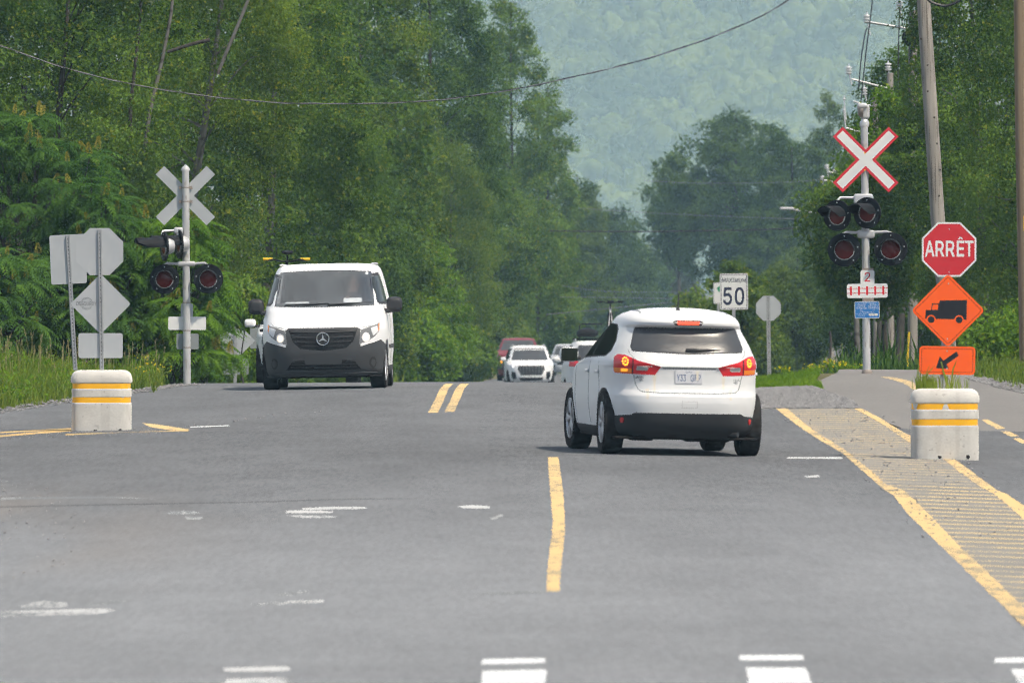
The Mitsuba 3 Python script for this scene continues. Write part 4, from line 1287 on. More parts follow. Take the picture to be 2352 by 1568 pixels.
# ---- level crossing signals
def signal_lamp(parent, px, py, d, r, direction, hood=.30, back=True):
    """A black round plate with a red lens and a long hood; direction is where it faces."""
    c = P(px, py, d)
    n = np.array(direction, float)
    n /= np.linalg.norm(n)
    u = np.cross(n, [0, 0, 1.])
    u /= np.linalg.norm(u)
    w = np.cross(u, n)
    M = np.eye(4)
    M[:3, 0], M[:3, 1], M[:3, 2], M[:3, 3] = u, w, n, c
    disc = lathe([(0, 0), (r * .995, 0), (r, .006), (r, .022), (r * .96, .026), (r * .63, .012), (0, .010)], 40)
    k = part(parent, 'signal_lamp', disc.apply_transform(M), 'm_signal_black', 40)
    lr = r * .57
    rim = lathe([(lr * 1.07, .012), (lr * 1.07, .03), (lr * 1.0, .034), (lr * .98, .02)], 36).apply_transform(M)
    part(k, 'rim', rim, 'm_silver', 40)
    part(k, 'lens', lathe([(lr, .016), (lr * .8, .030), (lr * .5, .042), (lr * .2, .048), (0, .049)], 32).apply_transform(M), 'm_lens_red', True)
    body = lathe([(0, -.16), (lr * .7, -.15), (lr * .95, -.08), (lr, .0)], 28).apply_transform(M)
    part(k, 'housing', body, 'm_silver', 40)
    # hood: the upper part of a tube, cut on a slant
    nA, nL = 25, 10
    ang = np.linspace(math.radians(-6), math.radians(186), nA)
    V = []
    for rr in (lr * 1.10, lr * 1.06):
        for i in range(nL):
            t = i / (nL - 1)
            low = np.clip((np.sin(ang) + .1) / .6, 0, 1)
            V.append(np.column_stack([rr * np.cos(ang) * (1 - .0 * t), rr * np.sin(ang), .012 + t * hood * (.5 + .5 * low)]))
    V = np.vstack(V)
    i, j = np.meshgrid(np.arange(nL - 1), np.arange(nA - 1), indexing='ij')
    q = np.stack([i * nA + j, i * nA + j + 1, (i + 1) * nA + j + 1, (i + 1) * nA + j], -1).reshape(-1, 4)
    part(k, 'hood', quads(V, np.vstack([q, q[:, ::-1] + nL * nA])).apply_transform(M), 'm_signal_black', 50)
    bl = [lathe([(0, .026), (.011, .024), (.011, .018)], 8).apply_translation((math.cos(t) * r * .82, math.sin(t) * r * .82, 0)) for t in (.2, 1.57, 2.95, 4.0, 5.4)]
    part(k, 'screws', cat(bl).apply_transform(M), 'm_silver')
    return c


def arm(parent, pts, d, r=.022):
    part(parent, 'bracket', tube([P(x, y, dd) for x, y, dd in pts], r, 10), 'm_silver', 50)


def cross_polys(cx, cy, L, W, d):
    x, z = XZ(cx, cy, d)
    a = sbox(-L / 2, -W / 2, L / 2, W / 2)
    return [shapely.affinity.translate(shapely.affinity.rotate(a, t), x, z) for t in (45, -45)]


# right signal, facing the camera
k = thing('crossing_signal', 'level crossing signal with red edged white cross and four red lamps at the right', 'crossing signal')
d = 184.
part(k, 'pole', tube([P(1991, 868, d), P(1988, 560, d), P(1985, 288, d)], [.062, .060, .057], 20), 'm_pole_paint', 50)
part(k, 'pole_foot', lathe([(0, .0), (.085, .0), (.085, .10), (.064, .13)], 20).apply_translation(P(1991, 868, d)), 'm_rust_steel', 40)
bell = P(1985.5, 281, d)
part(k, 'bell_collar', lathe([(.07, -.07), (.075, -.06), (.075, .0), (.06, .02), (.05, .05)], 20).apply_translation(bell), 'm_silver', 40)
bm = rbox(0, 0, .16, .15, .14, .24, .05, 16)
bm.apply_translation(bell + [.005, 0, .0])
b2 = lathe([(0, .05), (.06, .045), (.095, .02), (.12, -.02), (.135, -.05), (.12, -.055)], 24, 1)
part(k, 'bell', bm, 'm_pole_paint', 40)
sh = lathe([(0, .09), (.05, .085), (.09, .05), (.11, 0), (.105, -.0)], 24, 0)
part(k, 'bell_dome', sh.apply_transform(trimesh.transformations.scale_matrix(-1, (0, 0, 0), (1, 0, 0))).apply_translation(bell + [-.02, -.02, .17]), 'm_rust_steel', True, label='brownish metal dome of the crossing bell')
part(k, 'bell_cap', rbox(-.035, -.03, .255, .16, .2, .09, .035, 12).apply_translation(bell), 'm_silver', 40)
cp = cross_polys(1988, 367, 1.235, .22, d)
full = unary_union(cp)
yc = d - .085
part(k, 'cross', plate(full, yc), 'm_sign_red2', label='red edge of the crossed boards')
part(k, 'cross_face', plate(full.buffer(-.042, join_style='mitre'), yc - .0018, .0018), 'm_sign_white', label='white face of the crossed boards')
for q_ in [XZ(1986, 352, d), XZ(1986, 391, d)]:
    part(k, 'bolt', bolts([q_], yc - .002, .013), 'm_tape')
bkt = rbox(0, 0, 0, .30, .16, .16, .03, 8)
part(k, 'junction_box', bkt.apply_translation(P(1983, 457, d - .02)), 'm_silver', 40)
part(k, 'junction_box', rbox(0, 0, 0, .27, .17, .13, .03, 8).apply_translation(P(1989, 538, d)), 'm_silver', 40)
dirn = (-.52, -.85, -.02)
for px, py, dd in ((1924, 495, d - .22), (1993, 489, d - .22)):
    signal_lamp(k, px, py, dd, .245, dirn, .40)
arm(k, [(1925, 480, d - .15), (1922, 462, d - .1), (1930, 454, d - .06), (1970, 454, d)], d)
arm(k, [(1996, 472, d - .15), (1998, 458, d - .1), (2004, 454, d - .04), (1995, 455, d)], d)
for px, py in ((1939.5, 573.5), (2046, 572)):
    signal_lamp(k, px, py, d - .16, .262, (-.10, -.99, -.05), .22)
arm(k, [(1938, 552, d - .08), (1935, 538, d - .04), (1944, 534, d), (1985, 535, d)], d, .024)
arm(k, [(2046, 550, d - .08), (2047, 536, d - .04), (2036, 532, d), (1990, 535, d)], d, .024)
part(k, 'clamp', plate(rounded(1980.5, 615.5, 2006, 626, d, .01), d - .075, .02), 'm_rust_steel')
part(k, 'clamp', plate(rounded(1982, 683, 2007, 693, d, .01), d - .075, .02), 'm_rust_steel')
yp = d - .08
p2 = shapely.affinity.rotate(rounded(1976, 620.5, 2008, 652.5, d, .03), .5)
part(k, 'track_count_plate', plate(p2, yp), 'm_sign_white', label='white plate with the red number 2')
xx, zz = XZ(1992, 636, d)
words(k, 'lettering', '2', xx, zz, yp, .142, 'm_sign_red2', .088)
p3 = shapely.affinity.rotate(rounded(1944.8, 651.5, 2038.5, 684, d, .035), 1.0)
part(k, 'track_plate', plate(p3, yp - .004), 'm_sign_white', label='white plate with a red drawing of a railway track')
bars = []
x0, z0 = XZ(1991.5, 667.5, d)
for i in range(5):
    bars.append(sbox(-.255 + i * .1265 - .016, -.068, -.255 + i * .1265 + .016, .068))
bars += [sbox(-.318, .030, .318, .041), sbox(-.318, -.041, .318, -.030)]
tk = shapely.affinity.translate(shapely.affinity.rotate(unary_union(bars), 1.0, origin=(0, 0)), x0, z0)
part(k, 'pictogram', plate(tk, yp - .0055, .0015), 'm_sign_red2')
p4 = shapely.affinity.rotate(rounded(1962.7, 692, 2019.5, 731, d, .022), .5)
part(k, 'notice_plate', plate(p4, yp), 'm_sign_white', label='blue notice plate with white lettering in two languages')
part(k, 'notice_face', plate(p4.buffer(-.008), yp - .0012, .0012), 'm_sign_blue')
zb = lambda x, y: (1925.1 + x / 10.737, 597.5 + y / 10.737)
for txt, x, y, h, w in (('SIGNALEZ', 565, 1086, .026, .142), ('URGENCE', 565, 1137, .026, .137), ('OU PROBLÈME', 565, 1186, .026, .170), ('AU', 567, 1238, .022, .04), ('REPORT', 855, 1088, .026, .115), ('EMERGENCY', 858, 1137, .024, .156),
                        ('OR PROBLEM', 858, 1180, .024, .156), ('TO', 862, 1228, .022, .036), ('1-800-716-9132', 715, 1282, .026, .215), ('PASSAGE À NIVEAU', 580, 1330, .016, .158), ('CROSSING', 580, 1366, .014, .098), ('CANADIEN PACIFIQUE', 715, 1048, .013, .205)):
    xx, zz = XZ(*zb(x, y), d)
    words(k, 'lettering', txt, xx, zz, yp - .0012, h * .82, 'm_sign_white', w * .98)
xx, zz = XZ(*zb(863, 1340), d)
part(k, 'number_strip', plate(rrect(.142, .036, .004, xx, zz), yp - .0024, .0012), 'm_sign_white')
words(k, 'lettering', '08214', xx, zz, yp - .0024, .024, 'm_sign_black', .096)

# left signal, seen from behind
k = thing('crossing_signal', 'level crossing signal with grey cross back and four lamps at the left', 'crossing signal')
d = 201.
part(k, 'pole', tube([P(430, 886, d), P(428, 640, d), P(426, 388, d)], [.065, .063, .060], 20), 'm_pole_paint', 50)
part(k, 'pole_cap', lathe([(.068, -.03), (.075, -.03), (.075, .0), (.055, .03), (.02, .06), (0, .075)], 20).apply_translation(P(426, 388, d)), 'm_pole_paint', 40)
cp = cross_polys(425.5, 449.5, 1.23, .205, d)
part(k, 'cross_board', plate(cp[0], d + .075), 'm_alu', label='grey back of one crossed board')
part(k, 'cross_board', plate(cp[1], d + .071), 'm_alu', label='grey back of the other crossed board')
for c in cp:
    part(k, 'board_rib', plate(c.difference(c.buffer(-.012, join_style='mitre')), d + .055, .018), 'm_alu')
for yy in (431, 463):
    part(k, 'clamp', lathe([(.064, -.012), (.072, -.012), (.072, .012), (.064, .012)], 20).apply_translation(P(426.5, yy, d)), 'm_rust_steel', 40)
    part(k, 'clamp', bx(0, .03, 0, .23, .02, .05).apply_translation(P(426.5, yy, d)), 'm_rust_steel')
dirn = (-.94, -.30, -.02)
for px, py, dd in ((379, 566, d - .30), (413, 561, d - .10)):
    signal_lamp(k, px, py, dd, .25, dirn, .50)
arm(k, [(372, 540, d - .2), (374, 531, d - .15), (392, 530, d - .08), (424, 529, d)], d)
arm(k, [(408, 545, d - .1), (408, 531, d - .08), (424, 528, d)], d)
part(k, 'junction_box', rbox(0, 0, 0, .16, .15, .12, .03, 8).apply_translation(P(410, 530, d - .04)), 'm_silver', 40)
for px, py in ((378, 641), (478.5, 640)):
    signal_lamp(k, px, py, d - .15, .255, (-.06, -.99, -.05), .20)
part(k, 'junction_box', rbox(0, 0, 0, .31, .14, .09, .03, 8).apply_translation(P(428, 606, d)), 'm_silver', 40)
arm(k, [(375, 620, d - .1), (376, 610, d - .05), (384, 605, d), (425, 607, d)], d, .024)
arm(k, [(478, 620, d - .1), (478, 610, d - .05), (470, 604, d), (430, 607, d)], d, .024)
part(k, 'count_plate', plate(rounded(415, 697, 443, 729, d, .02), d + .07), 'm_alu', label='small grey sign back behind the pole')
part(k, 'track_plate', plate(rounded(386, 727, 473, 757.5, d, .025), d + .066), 'm_sign_white', label='wide pale sign back behind the pole')
part(k, 'notice_plate', plate(rounded(405, 766, 456, 802, d, .025), d + .07), 'm_alu_dark', label='darker grey sign back low on the pole')
for yy in (695, 759, 798):
    part(k, 'clamp', lathe([(.066, -.012), (.074, -.012), (.074, .012), (.066, .012)], 20).apply_translation(P(428.5, yy, d)), 'm_rust_steel', 40)


# ---- utility poles and wires
def upole(label, pts, d, r0, r1, m='m_wood_pole'):
    k = thing('utility_pole', label, 'utility pole')
    p = np.array([P(x, y, d) for x, y in pts])
    tt = np.linspace(0, 1, 24)
    p = np.column_stack([np.interp(tt, np.linspace(0, 1, len(p)), p[:, i]) for i in range(3)])
    mm = tube(p, np.linspace(r0, r1, 24), 20)
    part(k, 'shaft', mm, m, 50)
    return k


def insulator(parent, px, py, d, h=.42, r=.085, tilt=.03, n=3):
    """A stack of pale sheds on a bent pin; px, py is the top."""
    p = P(px, py, d)
    b = [lathe([(0, -.05), (r * .5, -.04), (r, -.012), (r * .95, .0), (r * .4, .012), (r * .3, .03), (0, .03)], 18).apply_translation(p - [0, 0, .03 + i * .065]) for i in range(n)]
    part(parent, 'insulator', cat(b), 'm_insulator', 40)
    part(parent, 'insulator_pin', tube([p + [0, 0, .05], p - [0, 0, .1], p - [-tilt, 0, h * .6], p - [-tilt * 2.5, 0, h]], .016, 6), 'm_insulator', 50)


k = upole('tall leaning grey wood pole behind the stop sign', [(2186, 872), (2154, 505), (2121, 0), (2110, -160)], 236., .152, .128)
d = 236.
for i in range(7):
    x, y = 2120 + i * 6.5 + RNG.uniform(-6, 8), 90 + i * 60
    part(k, 'knot', lathe([(0, 0), (.022, .0), (.012, -.01)], 8, 1).apply_translation(P(x, y, d - .137)), 'm_bark')
k2 = upole('pole with a black splice case and pale brackets behind the leaning pole', [(2096, 872), (2097, 24)], 264., .112, .10)
d = 264.
for a, b in (((2084, 66), (1998, 52)), ((2112, 62), (2160, 38))):
    part(k2, 'bracket', tube([P(2098, 74, d), P(*a, d), P(*b, d)], .028, 8), 'm_silver', 50)
insulator(k2, 1991.5, 33, d, .48)
insulator(k2, 2066, 2, d, .5)
insulator(k2, 2163, 22, d, .5)
sc_ = lathe([(0, -.19), (.10, -.18), (.19, -.11), (.215, 0), (.20, .10), (.12, .17), (.05, .22), (0, .23)], 24)
part(k2, 'splice_case', sc_.apply_translation(P(2093, 88, d - .35)), 'm_signal_black', 40, label='round black splice case with a yellow tag')
part(k2, 'tag', plate(rounded(2091, 85, 2099, 90, d, .003), d - .58, .002), 'm_yellow')
part(k2, 'cable_loop', tube([P(2093, 150, d - .3), P(2092, 105, d - .35), P(2091, 60, d - .35), P(2096, 30, d - .3), P(2090, 0, d - .3), P(2092, -60, d - .3)], .035, 8), 'm_cable', 50)
k3 = upole('distant pole with two pale insulators above the birch', [(2045, 872), (2044.5, 168)], 284., .085, .078)
d = 284.
part(k3, 'bracket', tube([P(2044, 204, d), P(2010, 196, d), P(1956, 182, d)], .024, 8), 'm_silver', 50)
insulator(k3, 1949.5, 152, d, .46, .085)
insulator(k3, 2040, 144, d, .6, .085)
k4 = upole('distant pole whose top shows left of the crossing bell', [(2013, 872), (2010, 224)], 292., .075, .07)
d = 292.
part(k4, 'bracket', tube([P(2010, 245, d), P(1985, 240, d), P(1960, 233, d)], .022, 8), 'm_silver', 50)
insulator(k4, 1986, 200, d, .45, .07)
insulator(k4, 2018, 208, d, .45, .06)
insulator(k4, 1939, 224, d, .55, .04, .02, 1)
insulator(k4, 1938.5, 250, d, .5, .04, .02, 1)
part(k4, 'bracket', tube([P(1944, 295, d), P(1972, 303, d), P(2000, 308, d)], .026, 8), 'm_silver', 50)
k5 = upole('far pole with low pale brackets left of the red edged cross', [(1960, 872), (1958, 370)], 590., .14, .13)
d = 590.
for a, b in (((1902, 394), (1950, 408)), ((1892, 414), (1940, 424)), ((1902, 388), (1945, 400))):
    part(k5, 'bracket', tube([P(*b, d), P(*a, d)], .04, 8), 'm_silver', 50)
for x, y in ((1899, 379), (1889, 404), (1922, 386)):
    insulator(k5, x, y, d, .6, .13)
k6 = upole('faint far pole carrying a street lamp arm left of the crossing lamps', [(1910, 872), (1907, 440)], 596., .13, .12)
d = 596.
part(k6, 'lamp_arm', tube([P(1905, 492, d), P(1880, 490, d), P(1850, 486, d), P(1815, 480, d)], .045, 8), 'm_silver', 50)
part(k6, 'lamp_head', rbox(0, 0, 0, .75, .3, .14, .06, 8).apply_translation(P(1808, 479, d)), 'm_silver', 40)
part(k6, 'bracket', tube([P(1900, 474, d), P(1862, 466, d)], .04, 8), 'm_silver', 50)
insulator(k6, 1862, 460, d, .4, .13)
k7 = upole('brown wood pole cut by the right edge of the picture', [(2360, 900), (2347, 300), (2341, -120)], 200., .125, .105, 'm_wood_pole_brown')
part(k7, 'tag', plate(rounded(2350, 495, 2362, 530, 200., .004), 200 - .14, .003), 'm_yellow')
k = thing('guy_guard', 'thin yellow guy wire guard between the tree trunks at right', 'guy guard')
d = 238.
add(k, tube([P(2084, 872, d), P(2085, 800, d), P(2088, 762, d)], .025, 8), 'm_yellow', 50)


def wire(label, pts, depths, r, m='m_cable', twist=0, n=60):
    k = thing('overhead_cable' if twist else 'overhead_wire', label, 'cable')
    px, py = zip(*pts)
    f = PchipInterpolator(px, py) if px[0] < px[-1] else None
    q = np.linspace(px[0], px[-1], n)
    dd = np.interp(q, [px[0], px[-1]], depths)
    p = np.array([P(a, float(f(a)), b) for a, b in zip(q, dd)])
    if not twist:
        add(k, tube(p, r, 5), m, 60)
        return
    s = np.r_[0, np.cumsum(np.linalg.norm(np.diff(p, axis=0), axis=1))]
    for ph, mm in ((0, m), (math.pi, 'm_cable_light' if twist > 1 else m)):
        o = np.column_stack([s * 0, np.cos(s / .16 + ph), np.sin(s / .16 + ph)]) * r * .9
        part(k, 'strand', tube(p + o, r * (1 if ph == 0 else .7), 5), mm, 60)


wire('twisted cable sagging across the top left of the picture', [(-150, 50), (0, 105), (180, 165), (360, 204), (530, 227), (690, 238), (830, 238.5), (970, 233), (1110, 217), (1240, 194), (1330, 174), (1440, 148), (1560, 112), (1680, 68), (1770, 26), (1812, 0), (1960, -110)], (206, 206), .008, 'm_cable', 2, 700)
wire('dark cable crossing the dim trees left of the crossing lamps', [(1262, 530), (1450, 532), (1620, 530), (1760, 527), (1905, 519)], (420, 420), .02)
wire('thin pale wire across the upper hazy trees', [(1330, 478), (1460, 487), (1620, 495), (1900, 505)], (500, 500), .009, 'm_cable_light')
wire('thin pale wire against the hazy oak', [(1480, 415), (1650, 421), (1800, 419), (1895, 412)], (480, 480), .008, 'm_cable_light')
wire('pale wire just above the roof of the white car', [(1255, 722), (1340, 714), (1430, 705), (1490, 699), (1600, 690)], (480, 480), .013, 'm_cable_light')
wire('thin pale wire above the bicycle handlebar', [(1290, 656), (1420, 670), (1520, 671), (1640, 668)], (520, 520), .009, 'm_cable_light')
wire('lower thin pale wire left of the bicycle', [(1285, 682), (1400, 683), (1560, 685), (1650, 684)], (520, 520), .009, 'm_cable_light')
wire('thin pale wire right of the white car roof', [(1715, 770), (1800, 765), (1900, 750)], (520, 520), .009, 'm_cable_light')
for lab, pts, dep in (('dark wire falling from the top insulator past the crossing bell', [(1976, 250), (1988, 130), (2004, 0), (2008, -40)], 262), ('dark wire below the left pale insulator', [(1972, 205), (1980, 120), (1992, 64)], 262),
                      ('dark wire below the middle pale insulator', [(2062, 240), (2064, 100), (2067, 20)], 262), ('dark wire below the right pale insulator', [(2152, 166), (2158, 100), (2163, 60)], 262),
                      ('black cable looping from the top of the leaning pole', [(2118, -20), (2140, 6), (2170, 14), (2200, 4), (2225, -30)], 235)):
    wire(lab, pts, (dep, dep), .014 if dep == 262 else .03)
# ---------------------------------------------------------------- vehicles
class Shell:
    """A body made of level slices: half width w, front yf and rear yr at each height; rounded corners of exponents nf and nr."""

    def __init__(self, table, nf=4., nr=4.5, bowf=.05, bowr=.04):
        t = np.array(table, float)
        self.z0, self.z1 = t[0, 0], t[-1, 0]
        self.w, self.yf, self.yr = (PchipInterpolator(t[:, 0], t[:, i]) for i in (1, 2, 3))
        self.knots = t[:, 0]
        self.nf, self.nr, self.bf, self.br = nf, nr, bowf, bowr
        u = np.linspace(0, 1, 90)
        self.q = {}
        for n in (nf, nr):
            x = np.concatenate([u, (1 - u ** n) ** (1 / n)])
            y = np.concatenate([(1 - u ** n) ** (1 / n), u])
            o = np.lexsort((-y, x))
            self.q[n] = (x[o], y[o])

    def half(self, z, front):
        """The quarter outline from the middle of the front (or rear) to the widest point on the right."""
        w, f, r = float(self.w(z)), float(self.yf(z)), float(self.yr(z))
        c, a = (f + r) / 2, (f - r) / 2
        n, bow = (self.nf, self.bf) if front else (self.nr, self.br)
        x, y = self.q[n]
        sgn = 1 if front else -1
        yy = c + sgn * (a * y + bow * (1 - x * x) * (y > .0) - bow * 0)
        return x * w, yy

    def resample(self, z, m):
        x0, y0 = self.half(z, True)
        x1, y1 = self.half(z, False)

        def rs(x, y):
            s = np.r_[0, np.cumsum(np.hypot(np.diff(x), np.diff(y)))]
            t = np.linspace(0, s[-1], m + 1)
            return np.interp(t, s, x), np.interp(t, s, y)
        fx, fy = rs(x0, y0)
        rx, ry = rs(x1, y1)
        right = list(zip(fx, fy)) + list(zip(rx[::-1], ry[::-1]))[1:]
        left = [(-a, b) for a, b in right[::-1]][1:-1]
        return np.array(right + left)

    def mesh(self, extra=(), m=34, dz=.03):
        zs = set(np.round(self.knots, 4)) | set(np.round(np.arange(self.z0, self.z1, dz), 4)) | set(np.round(extra, 4))
        top = self.knots[-5:]
        for a, b in zip(top[:-1], top[1:]):
            zs |= set(np.round(np.linspace(a, b, 6), 4))
        zs = sorted(zs)
        rows = [np.column_stack([o := self.resample(z, m), np.full(len(o), z)]) for z in zs]
        n = len(rows[0])
        v = np.vstack(rows)
        i, j = np.meshgrid(np.arange(len(zs) - 1), np.arange(n), indexing='ij')
        q = np.stack([i * n + j, (i + 1) * n + j, (i + 1) * n + (j + 1) % n, i * n + (j + 1) % n], -1).reshape(-1, 4)
        f = np.vstack([q[:, [0, 1, 2]], q[:, [0, 2, 3]]])
        k = np.arange(n)
        b, t = len(v), len(v) + 1
        v = np.vstack([v, [v[:n].mean(0)], [v[-n:].mean(0)]])
        f = np.vstack([f, np.stack([k * 0 + b, k, (k + 1) % n], 1), np.stack([k * 0 + t, (len(zs) - 1) * n + (k + 1) % n, (len(zs) - 1) * n + k], 1)])
        mm = tm(v, f)
        if mm.volume < 0:
            mm.invert()
        return mm

    def at_many(self, side, a, z):
        """Surface points. side: 'front'/'rear' with a = distance along the surface from the middle, 'frontx'/'rearx' with a = lateral position, 'left'/'right' with a = y."""
        a, z = np.asarray(a, float), np.asarray(z, float)
        w, f, r = self.w(z), self.yf(z), self.yr(z)
        c, h = (f + r) / 2, (f - r) / 2
        if side in ('left', 'right'):
            fr = a > c
            n = np.where(fr, self.nf, self.nr)
            x = w * np.maximum(1 - np.minimum(np.abs((a - c) / h), 1) ** n, 0) ** (1 / n)
            return np.stack([x * (-1 if side == 'left' else 1), a, z], -1)
        front = side.startswith('front')
        if side.endswith('x'):
            n, bow, sg = (self.nf, self.bf, 1) if front else (self.nr, self.br, -1)
            q = np.minimum(np.abs(a) / w, 1)
            return np.stack([a, c + sg * (h * (1 - q ** n) ** (1 / n) + bow * (1 - q * q)), z], -1)
        X, Y = [], []
        for k, fw in enumerate((front, not front)):
            n, bow, sg = (self.nf, self.bf, 1) if fw else (self.nr, self.br, -1)
            x, y = self.q[n]
            if k:
                x, y = x[::-1], y[::-1]
            X.append(x[None] * w[:, None])
            Y.append(c[:, None] + sg * (h[:, None] * y[None] + (bow * (1 - x * x) * (y > 0))[None]))
        X, Y = np.hstack(X), np.hstack(Y)
        s = np.cumsum(np.hypot(np.diff(X, axis=1, prepend=X[:, :1]), np.diff(Y, axis=1, prepend=Y[:, :1])), 1)
        k = np.abs(a)[:, None]
        i = np.clip((s <= k).sum(1) - 1, 0, s.shape[1] - 2)
        rw = np.arange(len(a))
        d = s[rw, i + 1] - s[rw, i]
        t = np.clip((k[:, 0] - s[rw, i]) / np.where(d > 1e-9, d, 1), 0, 1)
        x = X[rw, i] + (X[rw, i + 1] - X[rw, i]) * t
        y = Y[rw, i] + (Y[rw, i + 1] - Y[rw, i]) * t
        return np.stack([np.where(a < 0, -x, x), y, z], -1)

    def at(self, side, a, z):
        return self.at_many(side, [a], [z])[0]

    def patch(self, side, pts, off=.004, thick=.006, edge=.05):
        """A piece that follows the body: outline in (a, z), standing off the surface by off."""
        poly = pts if hasattr(pts, 'exterior') else Polygon(pts)
        out = []
        for g in getattr(poly, 'geoms', [poly]):
            v, f = grid_tri(g, edge, edge)
            e = .004
            a_, z_ = v[:, 0], v[:, 1]
            p = self.at_many(side, a_, z_)
            pa = self.at_many(side, a_ + e, z_) - self.at_many(side, a_ - e, z_)
            pz = self.at_many(side, a_, z_ + e) - self.at_many(side, a_, z_ - e)
            n = np.cross(pa, pz)
            n /= np.linalg.norm(n, axis=1, keepdims=True) + 1e-12
            d = p - [0, (float(self.yf(.6)) + float(self.yr(.6))) / 2, .7]
            n *= np.sign((n * d).sum(1).mean())
            top, bot = p + n * off, p + n * (off - thick)
            m = tm(top, f)
            if (m.face_normals * n[f].mean(1)).sum(1).mean() < 0:
                f = f[:, ::-1]
            ed = np.sort(np.vstack([f[:, [0, 1]], f[:, [1, 2]], f[:, [2, 0]]]), 1)
            u, c = np.unique(ed, axis=0, return_counts=True)
            bset = {tuple(x) for x in u[c == 1]}
            dirs = [(a, b) for t in f for a, b in ((t[0], t[1]), (t[1], t[2]), (t[2], t[0])) if (min(a, b), max(a, b)) in bset]
            N = len(top)
            sk = []
            for a, b in dirs:
                sk += [(a, a + N, b), (b, a + N, b + N)]
            out.append(tm(np.vstack([top, bot]), np.vstack([f, np.array(sk)])))
        return cat(out)


def line_poly(pts, w, closed=False):
    return LineString(pts + ([pts[0]] if closed else [])).buffer(w / 2, cap_style='flat', join_style='mitre')


class Car:
    def __init__(self, name, label, category, O, yaw, axle_f, axle_r, track, group=None, z=None):
        self.k = thing(name, label, category, group)
        h = np.array([-math.sin(yaw), math.cos(yaw)])
        r = np.array([math.cos(yaw), math.sin(yaw)])
        O = np.array(O, float)
        W = {(s, a): O + h * a + r * s * track / 2 for s in (-1, 1) for a in (axle_f, axle_r)}
        zz = {q: float(zg(*p)) for q, p in W.items()}
        pitch = math.atan((zz[1, axle_f] + zz[-1, axle_f] - zz[1, axle_r] - zz[-1, axle_r]) / 2 / (axle_f - axle_r))
        roll = math.atan((zz[-1, axle_f] + zz[-1, axle_r] - zz[1, axle_f] - zz[1, axle_r]) / 2 / track)
        zc = (sum(zz.values()) / 4) - math.tan(pitch) * (axle_f + axle_r) / 2
        e = trimesh.transformations
        self.M = e.translation_matrix([O[0], O[1], zc]) @ e.rotation_matrix(yaw, (0, 0, 1)) @ e.rotation_matrix(pitch, (1, 0, 0)) @ e.rotation_matrix(roll, (0, 1, 0))
        self.TW = T(self.M.tolist())
        self.axles, self.track = (axle_f, axle_r), track

    def part(self, name, mesh, m, smooth=40, parent=None, label=None, **more):
        k = child_key(parent or self.k, name)
        scene[k] = mikit.ply(mesh, m, smooth, to_world=self.TW, **more)
        if label:
            labels[k] = {'label': label}
        return k

    def wheel(self, x, y, r, w, spokes=5, steer=0., tyre='m_tyre', rim='m_rim', detail=True):
        s = 1 if x > 0 else -1
        rr = r * .66
        ty = lathe([(rr, -w * .42), (r * .93, -w * .5), (r * .985, -w * .44), (r, -w * .33), (r, w * .33), (r * .985, w * .44), (r * .93, w * .5), (rr, w * .42), (rr * .97, w * .3), (rr * .97, -w * .42)], 48, 0)
        gr = [lathe([(r * .9995, q - .004), (r * 1.0012, q - .004), (r * 1.0012, q + .004), (r * .9995, q + .004)], 48, 0) for q in (-w * .16, 0, w * .16)]
        M = trimesh.transformations.translation_matrix((x, y, r)) @ trimesh.transformations.rotation_matrix(steer, (0, 0, 1))
        k = self.part('wheel', ty.apply_transform(M), tyre, 40)
        if not detail:
            ri = lathe([(0, s * w * .40), (rr * .9, s * w * .40), (rr, s * w * .44), (rr, s * w * .2)], 24, 0)
            self.part('rim', ri.apply_transform(M), rim, 40, k)
            return
        lip = lathe([(rr * .90, s * w * .36), (rr * .96, s * w * .47), (rr * 1.0, s * w * .46), (rr * .99, s * w * .1), (rr * .9, -s * w * .3), (rr * .86, -s * w * .3)], 40, 0)
        hub = lathe([(0, s * w * .40), (rr * .16, s * w * .40), (rr * .2, s * w * .33), (rr * .2, s * w * .1)], 20, 0)
        sp = []
        for i in range(spokes):
            a = i * 2 * math.pi / spokes
            for da in (-.16, .16):
                p0 = np.array([s * w * .36, math.cos(a) * rr * .16, math.sin(a) * rr * .16])
                p1 = np.array([s * w * .39, math.cos(a + da) * rr * .93, math.sin(a + da) * rr * .93])
                sp.append(tube([p0, (p0 + p1) / 2 + [s * .008, 0, 0], p1], [rr * .085, rr * .075, rr * .07], 6))
        self.part('rim', cat([lip, hub] + sp).apply_transform(M), rim, 45, k)
        self.part('brake_disc', lathe([(0, s * w * .05), (rr * .72, s * w * .05), (rr * .72, s * w * .0)], 24, 0).apply_transform(M), 'm_rust_steel', 40, k)


def carve(shell_mesh, arches, half_w, depth=.30, extra=()):
    b = to_manifold(shell_mesh)
    for y, r, z in arches:
        for s in (-1, 1):
            c = m3.Manifold.cylinder(depth + .3, r, r, 48).rotate((0, 90, 0)).translate((s * (half_w - depth) if s > 0 else -(half_w + .3), y, z))
            b = b - c
    for e in extra:
        b = b - e
    return from_manifold(b)


def wells(x, ys, zc, r):
    out = []
    for y in ys:
        hp = Point(y, zc).buffer(r, quad_segs=10).intersection(sbox(-9, .26, 9, 3))
        m = poly_mesh(hp, .02)
        m.vertices = m.vertices[:, [2, 0, 1]]
        for s_ in (-1, 1):
            out.append(m.copy().apply_translation((s_ * x - .01, 0, 0)))
    return cat(out)


def sym(poly_pts):
    return [(-a, z) for a, z in poly_pts[::-1]]


mat('m_seam', (.48, .49, .50), .6)
mat('m_rev_lens', (.42, .42, .43), .15, .6, coat=1.)
